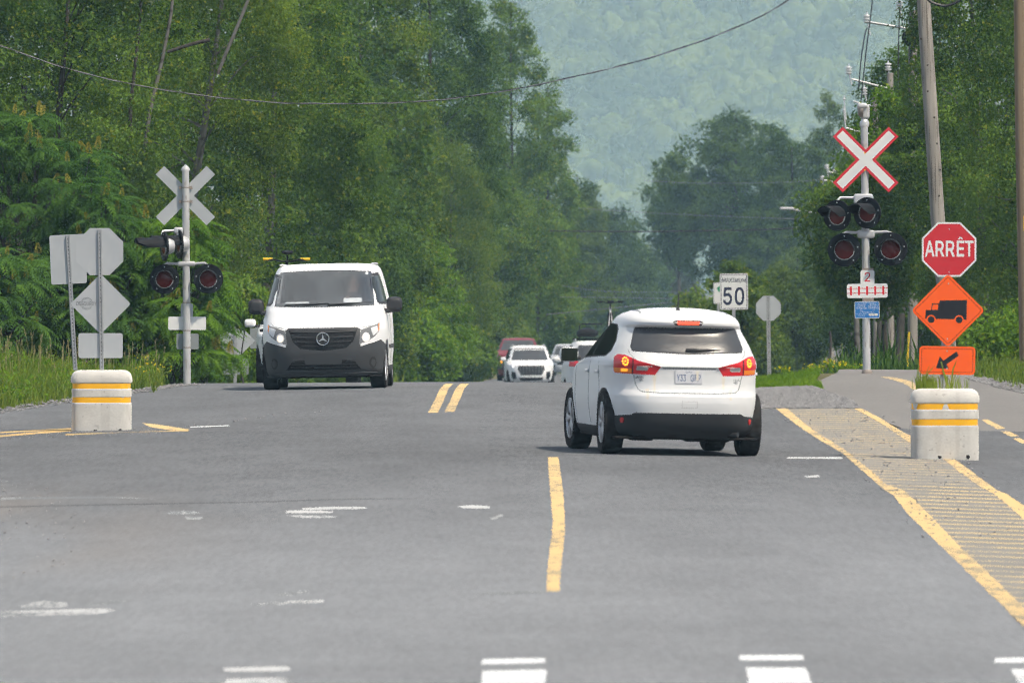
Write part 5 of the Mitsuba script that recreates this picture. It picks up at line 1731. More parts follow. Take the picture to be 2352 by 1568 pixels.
# ================= the white car in front, seen from behind
ya = math.radians(7.2)
hd = np.array([-math.sin(ya), math.cos(ya)])
O = np.array([(1558 - CX) / S(130), 130.]) + hd * 1.335
suv = Car('white_car', 'white hatchback car with lit brake lights driving away in the right lane', 'car', O, ya, 1.335, -1.335, 1.53)
sh = Shell([(.20, .78, 1.95, -1.93), (.28, .84, 2.03, -2.04), (.45, .872, 2.10, -2.10), (.58, .885, 2.12, -2.115), (.655, .886, 2.11, -2.105), (.72, .885, 2.09, -2.05), (.80, .884, 2.05, -2.03), (.88, .884, 1.98, -2.03),
            (.955, .880, 1.72, -2.035), (.975, .878, 1.55, -2.06), (1.03, .862, 1.06, -2.035), (1.10, .832, .86, -1.98), (1.20, .785, .63, -1.92), (1.395, .675, .16, -1.79), (1.425, .66, .10, -1.865), (1.46, .645, .0, -1.885), (1.50, .622, -.1, -1.84),
            (1.54, .575, -.24, -1.73), (1.575, .485, -.42, -1.60), (1.60, .36, -.6, -1.42), (1.614, .23, -.75, -1.22), (1.62, .08, -.9, -1.0)], 4., 4.2, .05, .05)
body = carve(sh.mesh(), [(1.335, .385, .345), (-1.335, .385, .345)], .886)
suv.part('body', body, 'm_white_paint', 38)
suv.part('wheel_well', wells(.61, (1.335, -1.335), .345, .375), 'm_black_hole')
for x in (-.765, .765):
    for y, st in ((1.335, .05), (-1.335, 0.)):
        suv.wheel(x, y, .345, .225, 5, st)
suv.part('rear_window', sh.patch('rear', Polygon([(-.66, 1.185), (-.645, 1.24), (-.60, 1.398), (.60, 1.398), (.645, 1.24), (.66, 1.185), (.635, 1.15), (.5, 1.135), (0, 1.122), (-.5, 1.135), (-.635, 1.15)]).buffer(-.02).buffer(.02), .004), 'm_tint_glass', 40, label='dark tinted rear window')
suv.part('window_seal', sh.patch('rear', Polygon([(-.67, 1.185), (-.61, 1.405), (.61, 1.405), (.67, 1.185), (.64, 1.14), (0, 1.112), (-.64, 1.14)]).buffer(-.02).buffer(.02), .002), 'm_plastic', 40)
TL = [(.317, .976), (.42, .997), (.56, 1.03), (.66, 1.068), (.74, 1.092), (.86, 1.10), (.95, 1.07), (.965, .98), (.955, .92), (.93, .90), (.63, .892), (.378, .885)]
for s in (1, -1):
    f_ = (lambda p: p) if s > 0 else sym
    k = suv.part('tail_light', sh.patch('rear', f_(TL), .014, .02), 'm_red_lens', 40)
    suv.part('turn_lens', sh.patch('rear', Polygon(f_([(.645, .962), (.645, .898), (.925, .906), (.948, .925), (.956, .965)])).buffer(-.006).buffer(.004), .0165, .004), 'm_amber_lens', 40, k)
    suv.part('divider', sh.patch('rear', f_([(.622, 1.052), (.634, 1.056), (.640, .892), (.628, .892)]), .0155, .004), 'm_signal_black', 40, k)
    suv.part('reversing_lens', sh.patch('rear', Polygon(f_([(.45, .972), (.58, .98), (.59, .97), (.586, .935), (.468, .931), (.455, .945)])).buffer(-.012).buffer(.012), .0175, .005), 'm_rev_lens', 40, k)
    cl = []
    for i in range(10):
        a, r = (i * 2 * math.pi / 9, .040) if i < 9 else (0, 0)
        p = sh.at('rear', s * (.735 + r * math.cos(a)), 1.028 + r * math.sin(a))
        q = trimesh.creation.icosphere(1, .0125)
        q.apply_translation(p + np.array([s * .010, -.012, 0]))
        cl.append(q)
    suv.part('brake_light', cat(cl), 'm_amber_lens', True, k, emitter={'type': 'area', 'radiance': {'type': 'rgb', 'value': [.75, .21, .012]}})
    am = sh.patch('rear', Polygon(f_([(.70, .957), (.70, .918), (.80, .918), (.80, .957)])), .0185, .003)
    if s < 0:
        suv.part('turn_light', am, 'm_amber_lens', 40, k, emitter={'type': 'area', 'radiance': {'type': 'rgb', 'value': [.55, .13, .006]}})
    suv.part('reflector', sh.patch('rear', Point(s * .80, .385).buffer(.030, quad_segs=8), .022, .012, .012), 'm_red_lens', 40, label='round red reflector')
suv.part('high_brake_light', sh.patch('rear', [(-.125, 1.474), (.125, 1.474), (.118, 1.442), (-.118, 1.442)], .006, .006), 'm_red_lens', 40, emitter={'type': 'area', 'radiance': {'type': 'rgb', 'value': [.55, .05, .015]}}, label='lit red brake light strip in the roof spoiler')
suv.part('high_brake_light_frame', sh.patch('rear', [(-.17, 1.47), (-.13, 1.485), (.13, 1.485), (.17, 1.47), (.145, 1.432), (-.145, 1.432)], .003, .005), 'm_signal_black', 40)
suv.part('bumper_lower', sh.patch('rear', [(-1.42, .40), (-.90, .432), (-.78, .44), (-.66, .445), (-.61, .468), (.61, .468), (.66, .445), (.78, .44), (.90, .432), (1.42, .40), (1.42, .201), (-1.42, .201)], .010, .014), 'm_plastic', 40, label='black plastic lower bumper')
for a, b, w_ in (([(-.625, .885), (-.605, .80), (-.575, .73), (-.53, .70), (-.3, .688), (.3, .688), (.53, .70), (.575, .73), (.605, .80), (.625, .885)], 'tailgate_seam', .009), ([(-.085, .598), (.085, .598), (.085, .53), (-.085, .53), (-.085, .598)], 'tow_cover_seam', .005),
                 ([(-.60, 1.055), (-.67, 1.105), (-.70, 1.16)], 'tailgate_seam', .006), ([(.60, 1.055), (.67, 1.105), (.70, 1.16)], 'tailgate_seam', .006)):
    suv.part(b, sh.patch('rear', line_poly(a, w_), .004, .006, .03), 'm_seam' if 'tow' in b else 'm_alu_dark', 40)
suv.part('handle_shade', sh.patch('rear', [(-.31, .972), (.31, .972), (.29, .952), (-.29, .952)], .0015, .003), 'm_alu_dark', 40)  # dark strip painted for the shadow in the crease under the emblem
pw = sh.at('rear', -.01, .867)
suv.part('licence_plate', rbox(-.01, pw[1] - .012, .867, .305, .014, .155, .006, 6), 'm_plate', 40, label='licence plate reading Y33 GFP')
lpk = suv.k + '__licence_plate'
for txt, x, z, h, w_, m in (('Y33', -.090, .858, .072, .105, 'm_plate_blue'), ('GFP', .068, .858, .072, .112, 'm_plate_blue'), ('Québec', -.01, .923, .020, .07, 'm_plate_blue'), ('Je me souviens', -.01, .803, .013, .12, 'm_plate_blue')):
    t = upright(fit_text(txt, h, w_, True if h > .05 else False, .0015))
    suv.part('lettering', t.apply_translation((x, pw[1] - .0195, z)), m, False, lpk)
suv.part('rust_spot', upright(poly_mesh(Polygon([(-.012, -.05), (.014, -.045), (.016, .04), (.022, .055), (-.016, .058), (-.01, .02)]), .0008)).apply_translation((.085, pw[1] - .0212, .88)), 'm_rust_stain', False, lpk)
for txt, a, z, h, w_, m in (('MITSUBISHI', -.52, .856, .022, .145, 'm_text_grey'), ('RVR', -.52, .825, .026, .062, 'm_text_grey'), ('INVECS-III', .52, .842, .02, .115, 'm_alu_dark'), ('4WD', .52, .812, .022, .06, 'm_alu_dark')):
    p = sh.at('rear', a, z)
    suv.part('badge', upright(fit_text(txt, h, w_, True, .004)).apply_translation((p[0], p[1] - .001, z)), m, False)
em = unary_union([shapely.affinity.rotate(shapely.affinity.translate(Polygon([(0, 0), (.018, .031), (0, .062), (-.018, .031)]), 0, .003), a, origin=(0, 0)) for a in (0, 120, 240)])
p = sh.at('rear', 0, 1.02)
suv.part('emblem', upright(poly_mesh(em, .006)).apply_transform(trimesh.transformations.rotation_matrix(-.35, (1, 0, 0))).apply_translation((0, p[1] - .006, 1.015)), 'm_silver', False, label='emblem of three diamonds')
for s in (-1, 1):
    for (a0, a1, z1, z0) in ((.36, .47, .885, .70), (.44, .50, .73, .62)):
        suv.part('rust_streak', sh.patch('rear', Polygon([(s * a0, z1), (s * (a0 + .05), z1), (s * (a0 + .035), (z0 + z1) / 2), (s * (a0 + .04), z0), (s * (a0 + .015), z0), (s * (a0 + .012), (z0 + z1) / 2)]), .0008, .002), 'm_rust_stain', 40)
suv.part('rear_wiper', cat(rbox(.03, sh.at('rear', 0, 1.17)[1] - .03, 1.165, .13, .03, .035, .01, 6), tube([(.08, sh.at('rear', 0, 1.17)[1] - .03, 1.165), (.2, sh.at('rear', 0.2, 1.17)[1] - .025, 1.17), (.36, sh.at('rear', 0.36, 1.17)[1] - .018, 1.168)], [.016, .014, .004], 6)), 'm_plastic', 40)
for s, nm in ((-1, 'left'), (1, 'right')):
    suv.part('side_window', sh.patch(nm, Polygon([(.84, 1.05), (.40, 1.28), (.06, 1.40), (-.12, 1.425), (-.36, 1.43), (-.36, 1.065), (.3, 1.05)]).buffer(-.01).buffer(.01), .004), 'm_side_glass', 40)
    suv.part('side_window', sh.patch(nm, Polygon([(-.41, 1.43), (-1.0, 1.415), (-1.22, 1.37), (-1.42, 1.25), (-1.44, 1.15), (-1.3, 1.09), (-.41, 1.07)]).buffer(-.01).buffer(.01), .004), 'm_side_glass', 40)
    suv.part('window_frame', sh.patch(nm, Polygon([(.90, 1.04), (.40, 1.30), (.06, 1.42), (-.12, 1.44), (-1.0, 1.428), (-1.24, 1.38), (-1.45, 1.25), (-1.47, 1.14), (-1.32, 1.075), (.3, 1.035)]).buffer(-.01).buffer(.01), .002), 'm_plastic', 40)
    suv.part('sill', sh.patch(nm, [(.93, .30), (-.93, .30), (-.93, .205), (.93, .205)], .008, .012), 'm_plastic', 40)
    for yy in (.78, -.385, -1.05):
        suv.part('door_seam', sh.patch(nm, line_poly([(yy, 1.02), (yy + .03 - (.1 if yy < -1 else 0), .7), (yy + (.06 if yy < -1 else 0), .32)], .007), .004, .006), 'm_alu_dark', 40)
    for yy in (-.26, -1.0):
        a = sh.at(nm, yy, .90)
        suv.part('door_handle', rbox(a[0] + s * .015, yy, .90, .03, .2, .035, .012, 6), 'm_white_paint', 40)
    mx = s * .97
    mir = rbox(mx, .74, 1.065, .21, .13, .165, .055, 12)
    k = suv.part('door_mirror', mir, 'm_white_paint' if s > 0 else 'm_white_paint', 60)
    suv.part('mirror_glass', rbox(mx, .674, 1.065, .185, .012, .142, .006, 8), 'm_side_glass', 40, k)
    suv.part('mirror_arm', rbox(s * .875, .76, 1.035, .10, .07, .05, .02, 6), 'm_plastic', 40, k)
suv.part('windscreen', sh.patch('front', [(-.70, 1.06), (.70, 1.06), (.56, 1.42), (-.56, 1.42)], .004), 'm_side_glass', 40)
for s in (-1, 1):
    zs = np.linspace(-1.55, -.5, 12)

    def roof_z(x, y):
        lo, hi = 1.40, 1.6199
        for _ in range(30):
            m_ = (lo + hi) / 2
            w_, f1, r1 = float(sh.w(m_)), float(sh.yf(m_)), float(sh.yr(m_))
            c_, a_ = (f1 + r1) / 2, (f1 - r1) / 2
            ins = abs(x / w_) ** 4 + abs((y - c_) / a_) ** 4 < 1
            lo, hi = (m_, hi) if ins else (lo, m_)
        return lo
    suv.part('roof_seam', tube([(s * (.46 + .02 * (1 - i / 11)), y, roof_z(s * .46, y) + .001) for i, y in enumerate(zs)], .008, 6), 'm_alu_dark', 40)
az = roof_z(.0, -1.45)
suv.part('aerial', cat(lathe([(0, .05), (.012, .045), (.03, .0)], 12).apply_translation((-.06, -1.5, az - .01)), tube([(-.06, -1.5, az + .02), (-.06, -1.56, az + .19)], [.009, .006], 6)), 'm_plastic', 40)
rng_u = np.random.default_rng(3)
ub = [rbox(0, 0, .19, 1.58, 3.86, .03, .01, 6), rbox(-.1, -1.7, .235, .9, .5, .10, .03, 6), rbox(.25, -1.75, .22, .55, .22, .13, .05, 8), rbox(-.45, -1.5, .20, .25, .4, .09, .03, 6), rbox(0, -1.3, .27, 1.3, .08, .08, .02, 6), rbox(0, 0, .215, .5, 3.0, .06, .02, 6), rbox(.05, 1.2, .22, .8, .6, .10, .03, 6)]
suv.part('underbody', cat(ub), 'm_black_hole', 40)
suv.part('exhaust', tube([(.2, -1.75, .22), (.45, -1.95, .24), (.56, -2.03, .24)], .028, 10), 'm_plastic', 40)

# ================= the white van coming towards the camera
yv = math.pi + math.radians(-1.0)
hv = np.array([-math.sin(yv), math.cos(yv)])
O = np.array([(744 - CX) / S(178), 178.]) - hv * 2.58
van = Car('white_van', 'white van with black bumper and lit headlights coming towards the camera', 'van', O, yv, 1.66, -1.54, 1.63)
vs = Shell([(.20, .90, 2.42, -2.45), (.28, .94, 2.50, -2.52), (.40, .945, 2.545, -2.555), (.58, .962, 2.575, -2.56), (.76, .964, 2.565, -2.56), (.90, .962, 2.525, -2.56), (.94, .96, 2.47, -2.56), (1.0, .957, 2.36, -2.56), (1.1, .95, 2.15, -2.56), (1.2, .937, 1.92, -2.555),
            (1.255, .925, 1.77, -2.55), (1.5, .868, 1.37, -2.52), (1.78, .79, .93, -2.46), (1.83, .765, .80, -2.44), (1.865, .73, .62, -2.40), (1.89, .66, .40, -2.3), (1.903, .52, .1, -2.1), (1.91, .2, -.5, -1.6)], 5.2, 6., .05, .02)
WS = [(-.755, 1.262), (-.69, 1.772), (-.35, 1.79), (0, 1.795), (.35, 1.79), (.69, 1.772), (.755, 1.262), (.4, 1.248), (0, 1.243), (-.4, 1.248)]
cav = m3.CrossSection([[(float(a), float(b)) for a, b in shapely.geometry.polygon.orient(Polygon(WS).buffer(-.035)).exterior.coords[:-1]]])
# prism along y: extrude along z, then stand it up
prism = m3.Manifold.extrude(cav, 2.9).rotate((90, 0, 0)).translate((0, 2.6, 0))
body = to_manifold(vs.mesh())
arch = []
body = carve(vs.mesh(), [(1.66, .40, .345), (-1.54, .40, .345)], .964)
bm_ = to_manifold(body)
pv = from_manifold(prism)
if pv.vertices[:, 2].max() < 0:
    prism = prism.mirror((0, 0, 1))
mat('m_van_side_glass', (.02, .026, .024), .12, .25)
SW = Polygon([(1.42, 1.29), (1.05, 1.66), (.92, 1.72), (.35, 1.74), (.30, 1.29)]).buffer(-.015).buffer(.015)
swp = m3.Manifold.extrude(m3.CrossSection([[(float(a), float(b)) for a, b in shapely.geometry.polygon.orient(SW.buffer(-.02)).exterior.coords[:-1]]]), 2.4)
swp = swp.transform(np.array([[0, 0, 1, -1.2], [1, 0, 0, 0], [0, 1, 0, 0]], float))
body = from_manifold(bm_ - prism - swp)
van.part('body', body, 'm_van_paint', 38)
van.part('wheel_well', wells(.65, (1.66, -1.54), .345, .39), 'm_black_hole')
inner = Polygon(WS).buffer(-.038)
ring = np.array(inner.exterior.coords[:-1])
n = len(ring)
V = np.vstack([np.column_stack([ring[:, 0], np.full(n, y), ring[:, 1]]) for y in (.92, -.28)])
k_ = np.arange(n)
mat('m_lining', (.5, .52, .51), .9, .1)
bk = tm(np.vstack([V[n:], [V[n:].mean(0)]]), np.stack([k_, (k_ + 1) % n, np.full(n, n)], 1))
van.part('cabin_lining', bk, 'm_lining')
van.part('dashboard', rbox(0, 1.05, 1.255, 1.40, .95, .05, .02, 6), 'm_interior', 40)
gv, gf = grid_tri(Polygon(WS), .06, .06)
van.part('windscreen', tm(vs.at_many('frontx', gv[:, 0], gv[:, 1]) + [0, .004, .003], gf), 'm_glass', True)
van.part('windscreen_border', vs.patch('frontx', Polygon(WS).buffer(.004).difference(Polygon(WS).buffer(-.028)), .003, .003), 'm_black_gloss', 40)
van.part('mirror_sensor_box', rbox(0, .90, 1.74, .24, .10, .09, .02, 6), 'm_signal_black', 40)
van.part('sticker', vs.patch('frontx', Point(-.63, 1.745).buffer(.02), .006, .002), 'm_paper', 40)
van.part('dashboard_paper', cat(rbox(-.42, 1.42, 1.325, .27, .10, .07, .004, 4)), 'm_paper', 40)
van.part('dashboard_paper', rbox(.42, 1.40, 1.30, .35, .12, .022, .004, 4), 'm_paper', 40)
for x in (-.42, .42):
    van.part('seat', cat(rbox(x, .12, 1.36, .50, .16, .62, .07, 10), rbox(x, .10, 1.67, .26, .12, .17, .05, 10)), 'm_seat', 50)
stw = lathe([(.17, -.016), (.186, 0), (.17, .016), (.154, 0), (.17, -.016)], 32)
van.part('steering_wheel', stw.apply_transform(trimesh.transformations.rotation_matrix(math.radians(58), (1, 0, 0))).apply_translation((-.42, .82, 1.30)), 'm_signal_black', 40)
for (a, b, c_) in (((-.05, 1.262), (-.40, 1.275), (-.72, 1.292)), ((.60, 1.262), (.25, 1.27), (-.08, 1.285))):
    pts_ = [vs.at('frontx', x_, z_) + [0, .018, .012] for x_, z_ in (a, b, c_)]
    van.part('wiper', tube(pts_, [.016, .013, .007], 6), 'm_signal_black', 40)
BP = [(1.36, .66), (1.05, .735), (.95, .72), (.70, .675), (.575, .64), (.555, .72), (.575, .90), (.50, .915), (0, .925)]
BP = BP + [(-a, b) for a, b in BP[:-1][::-1]] + [(-1.36, .202), (1.36, .202)]
van.part('bumper', vs.patch('front', BP, .008, .012), 'm_plastic_grey', 40, label='dark grey plastic front bumper')
GR = [(-.52, .893), (.52, .893), (.455, .72), (.35, .618), (0, .580), (-.35, .618), (-.455, .72)]
gk = van.part('grille', vs.patch('front', GR, .012, .004), 'm_signal_black', 40)
for z0, z1, hw in ((.845, .872, .495), (.768, .792, .465), (.700, .722, .43), (.640, .655, .33)):
    van.part('grille_bar', vs.patch('front', [(-hw, z0 + .012), (-hw + .01, z1 + .012), (0, z1), (hw - .01, z1 + .012), (hw, z0 + .012), (0, z0)], .034, .026), 'm_plastic', 40, gk)
van.part('grille_rim', vs.patch('front', Polygon(GR).buffer(.022).difference(Polygon(GR)), .02, .014), 'm_plastic_grey', 40, gk)
IN = [(-.57, .300), (-.47, .425), (-.30, .445), (.30, .445), (.47, .425), (.57, .300)]
ik = van.part('air_intake', vs.patch('front', IN, .011, .004), 'm_signal_black', 40)
for z_ in (.335, .375, .412):
    van.part('intake_bar', vs.patch('front', [(-.50, z_), (.50, z_), (.50, z_ + .012), (-.50, z_ + .012)], .022, .014), 'm_plastic', 40, ik)
van.part('intake_lip', vs.patch('front', Polygon(IN).buffer(.022).difference(Polygon(IN)).difference(sbox(-1, .2, 1, .31)), .022, .016), 'm_plastic_grey', 40, ik)
van.part('plate_holder', vs.patch('front', rrect(.56, .165, .02, 0, .470), .034, .03), 'm_plastic_grey', 40)
van.part('bumper_lip', vs.patch('front', [(-.92, .255), (.92, .255), (.90, .225), (-.90, .225)], .022, .016), 'm_plastic_grey', 40)
for s in (-1, 1):
    HL = [(.98, .985), (.86, .955), (.74, .93), (.585, .888), (.56, .80), (.545, .672), (.70, .725), (.86, .80), (.965, .865)]
    hp = [(s * a, b) for a, b in HL]
    k = van.part('headlight', vs.patch('front', hp, .012, .014), 'm_lamp_dark', 40)
    van.part('reflector_bowl', vs.patch('front', Point(s * .66, .775).buffer(.072), .0145, .003, .02), 'm_clear_lens', 40, k)
    van.part('reflector_bowl', vs.patch('front', Polygon([(s * .76, .90), (s * .90, .93), (s * .93, .87), (s * .80, .81)]).buffer(.012), .0145, .003), 'm_clear_lens', 40, k)
    van.part('turn_lens', vs.patch('front', [(s * .95, .972), (s * .985, .98), (s * .972, .875), (s * .94, .862)], .015, .003), 'm_amber_lens', 40, k)
    van.part('bulb', vs.patch('front', Point(s * .655, .772).buffer(.052), .018, .003, .02), 'm_clear_lens', 40, k, emitter={'type': 'area', 'radiance': {'type': 'rgb', 'value': [.42, .28, .17]}})
    fk = van.part('fog_recess', vs.patch('front', Point(s * .80, .395).buffer(.085), .0095, .003, .03), 'm_plastic', 40)
    van.part('fog_cover', vs.patch('front', Point(s * .80, .395).buffer(.052), .014, .006, .03), 'm_plastic_grey', 40, fk)
    nm = 'left' if s < 0 else 'right'
    gv, gf = grid_tri(SW, .08, .08)
    van.part('side_window', tm(vs.at_many(nm, gv[:, 0], gv[:, 1]) + [s * .002, 0, 0], gf), 'm_van_side_glass', True)
    van.part('window_frame', vs.patch(nm, SW.buffer(.02).difference(SW.buffer(-.02)), .004), 'm_plastic', 40)
    mk = van.part('door_mirror', rbox(s * 1.055, 1.28, 1.265, .24, .17, .235, .075, 14), 'm_plastic', 60)
    van.part('mirror_arm', rbox(s * .935, 1.28, 1.17, .14, .12, .07, .025, 8), 'm_plastic', 40, mk)
    van.part('sill', vs.patch(nm, [(1.2, .34), (-1.1, .34), (-1.1, .21), (1.2, .21)], .008, .012), 'm_plastic_grey', 40)
    van.part('door_seam', vs.patch(nm, line_poly([(.22, 1.75), (.25, .9), (.22, .36)], .008), .004, .006), 'm_alu_dark', 40)
    van.part('rub_strip', vs.patch(nm, [(1.2, .60), (-1.08, .60), (-1.08, .66), (1.2, .66)], .012, .014), 'm_plastic_grey', 40)
    van.part('bonnet_seam', vs.patch('front', line_poly([(s * .90, 1.02), (s * .80, .955), (s * .60, .925)], .007), .004, .006), 'm_alu_dark', 40)
    van.part('roof_rail', tube([(s * .70, .55, 1.893), (s * .71, -.4, 1.90), (s * .71, -2.0, 1.895)], .014, 6), 'm_van_paint', 40)
for x in (-.815, .815):
    for y, st in ((1.66, -.06), (-1.54, 0)):
        van.wheel(x, y, .345, .235, 5, st)
st3 = unary_union([shapely.affinity.rotate(Polygon([(0, .086), (.0145, .010), (0, 0), (-.0145, .010)]), a, origin=(0, 0)) for a in (0, 120, 240)])
sp_ = vs.at('front', 0, .762)
ek = van.part('emblem', lathe([(.086, -.008), (.094, -.012), (.101, 0), (.094, .012), (.086, .008), (.086, -.008)], 40, 1).apply_translation((0, sp_[1] + .062, .762)), 'm_chrome', 40, label='round chrome star emblem')
van.part('emblem_star', upright(poly_mesh(st3, .012)).apply_transform(trimesh.transformations.rotation_matrix(math.pi, (0, 0, 1))).apply_translation((0, sp_[1] + .055, .762)), 'm_chrome', False, ek)
van.part('emblem_disc', lathe([(0, 0), (.088, 0)], 32, 1).apply_translation((0, sp_[1] + .050, .762)), 'm_black_gloss', False, ek)
van.part('underbody', cat(rbox(0, 0, .192, 1.72, 4.72, .03, .01, 6), rbox(0, 1.9, .22, 1.5, .7, .10, .03, 6), rbox(0, 0, .24, 1.3, 4.2, .10, .03, 6)), 'm_black_hole', 40)


# people behind the windscreen: continuous bodies
def person(label, car, x, y, zseat, shirt, skin, hair, hand_up=None, dark=False):
    k = thing('person', label, 'person')
    J = {'pelvis': (x, y, zseat + .08), 'chest': (x, y + .03, zseat + .42), 'neck': (x, y + .05, zseat + .56), 'sl': (x - .19, y + .04, zseat + .50), 'sr': (x + .19, y + .04, zseat + .50)}
    J['el'], J['er'] = (x - .25, y + .22, zseat + .26), (x + .25, y + .22, zseat + .26)
    J['hl'], J['hr'] = (x - .14, y + .48, zseat + .36), (x + .14, y + .48, zseat + .36)
    if hand_up:
        J['er'] = (x + .24, y + .30, zseat + .34)
        J['hr'] = (x + .06, y + .24, zseat + .60)
    sp = lambda c, r: m3.Manifold.sphere(r, 20).translate(c)

    def bones(lst):
        M_ = None
        for a, ra, b, rb in lst:
            h_ = m3.Manifold.batch_hull([sp(J[a], ra), sp(J[b], rb)])
            M_ = h_ if M_ is None else M_ + h_
        return M_
    torso = bones([('pelvis', .16, 'chest', .15), ('chest', .13, 'sl', .075), ('chest', .13, 'sr', .075), ('sl', .07, 'el', .052), ('sr', .07, 'er', .052), ('chest', .12, 'neck', .07)])
    body_ = from_manifold(torso.refine_to_length(.03))
    trimesh.smoothing.filter_taubin(body_, iterations=8)
    head_c = np.array(J['neck']) + [0, .03, .16]
    hd_ = m3.Manifold.sphere(1., 32).scale((.077, .098, .115)).translate(head_c)
    jaw = m3.Manifold.sphere(1., 24).scale((.056, .06, .06)).translate(head_c + [0, .035, -.065])
    nose = m3.Manifold.batch_hull([sp(head_c + [0, .098, .0], .008), sp(head_c + [0, .115, -.03], .013)])
    ears = sp(head_c + [-.078, .0, -.01], .02) + sp(head_c + [.078, .0, -.01], .02)
    neck = m3.Manifold.batch_hull([sp(J['neck'], .055), sp(head_c + [0, -.01, -.06], .055)])
    arms = bones([('el', .048, 'hl', .034), ('er', .048, 'hr', .034)])
    hands = None
    for w_, d_ in (('hl', (0, 1, 0)), ('hr', (-.5, .1, .5) if hand_up else (0, 1, 0))):
        c = np.array(J[w_])
        d_ = np.array(d_) / np.linalg.norm(d_)
        sd = np.array([d_[2], 0, -d_[0]]) if hand_up and w_ == 'hr' else np.array([1., 0, 0])
        palm = m3.Manifold.batch_hull([sp(c + sd * .03, .014), sp(c - sd * .03, .014), sp(c + d_ * .075 + sd * .032, .013), sp(c + d_ * .075 - sd * .032, .013)])
        hands = palm if hands is None else hands + palm
        for i, (o_, l_) in enumerate(((-.030, .062), (-.010, .076), (.011, .072), (.031, .056))):
            a_ = c + d_ * .075 + sd * o_
            b_ = a_ + d_ * l_ * .55 + [0, 0, -.012]
            e_ = b_ + d_ * l_ * .3 + [0, 0, -.026]
            hands += m3.Manifold.batch_hull([sp(a_, .0095), sp(b_, .009)]) + m3.Manifold.batch_hull([sp(b_, .009), sp(e_, .0078)])
        t_ = c + d_ * .02 - sd * .03
        hands += m3.Manifold.batch_hull([sp(t_, .012), sp(t_ + d_ * .05 - sd * .03, .0095)])
    skin_m = from_manifold((hd_ + jaw + nose + ears + neck + arms + hands).refine_to_length(.02))
    trimesh.smoothing.filter_taubin(skin_m, iterations=4)
    hair_m = from_manifold(m3.Manifold.sphere(1., 32).scale((.084, .104, .118)).translate(head_c + [0, -.014, .02]) - m3.Manifold.cube((.4, .2, .4), True).translate(head_c + [0, .145, -.03]) - m3.Manifold.cube((.4, .5, .2), True).translate(head_c + [0, .1, -.13]))

    def put(nm, m_, mt, sm=True):
        kk = child_key(k, nm) if nm else k
        scene[kk] = mikit.ply(m_, mt, sm, to_world=car.TW)
    put('', skin_m, skin)
    put('clothing', body_, shirt)
    put('hair', hair_m, hair)
    eyes = cat(*[trimesh.creation.icosphere(1, .010).apply_translation(head_c + [s * .03, .088, .008]) for s in (-1, 1)])
    put('eye', cat(trimesh.creation.icosphere(1, .010).apply_translation(head_c + [-.03, .088, .008])), 'm_hair')
    put('eye', cat(trimesh.creation.icosphere(1, .010).apply_translation(head_c + [.03, .088, .008])), 'm_hair')
    put('mouth', rbox(*(head_c + [0, .096, -.062]), .04, .006, .008, .003, 4), 'm_rust_steel')


person('van driver in grey clothing holding a hand up to the chin', van, -.42, .30, .85, 'm_cloth_grey', 'm_skin', 'm_hair', True)
person('van passenger coloured dark all over as a shaded silhouette behind the windscreen', van, .42, .26, .90, 'm_cloth_silhouette', 'm_cloth_silhouette', 'm_cloth_silhouette')  # cabin shade put into the colour: skin and hair as dark as the clothes


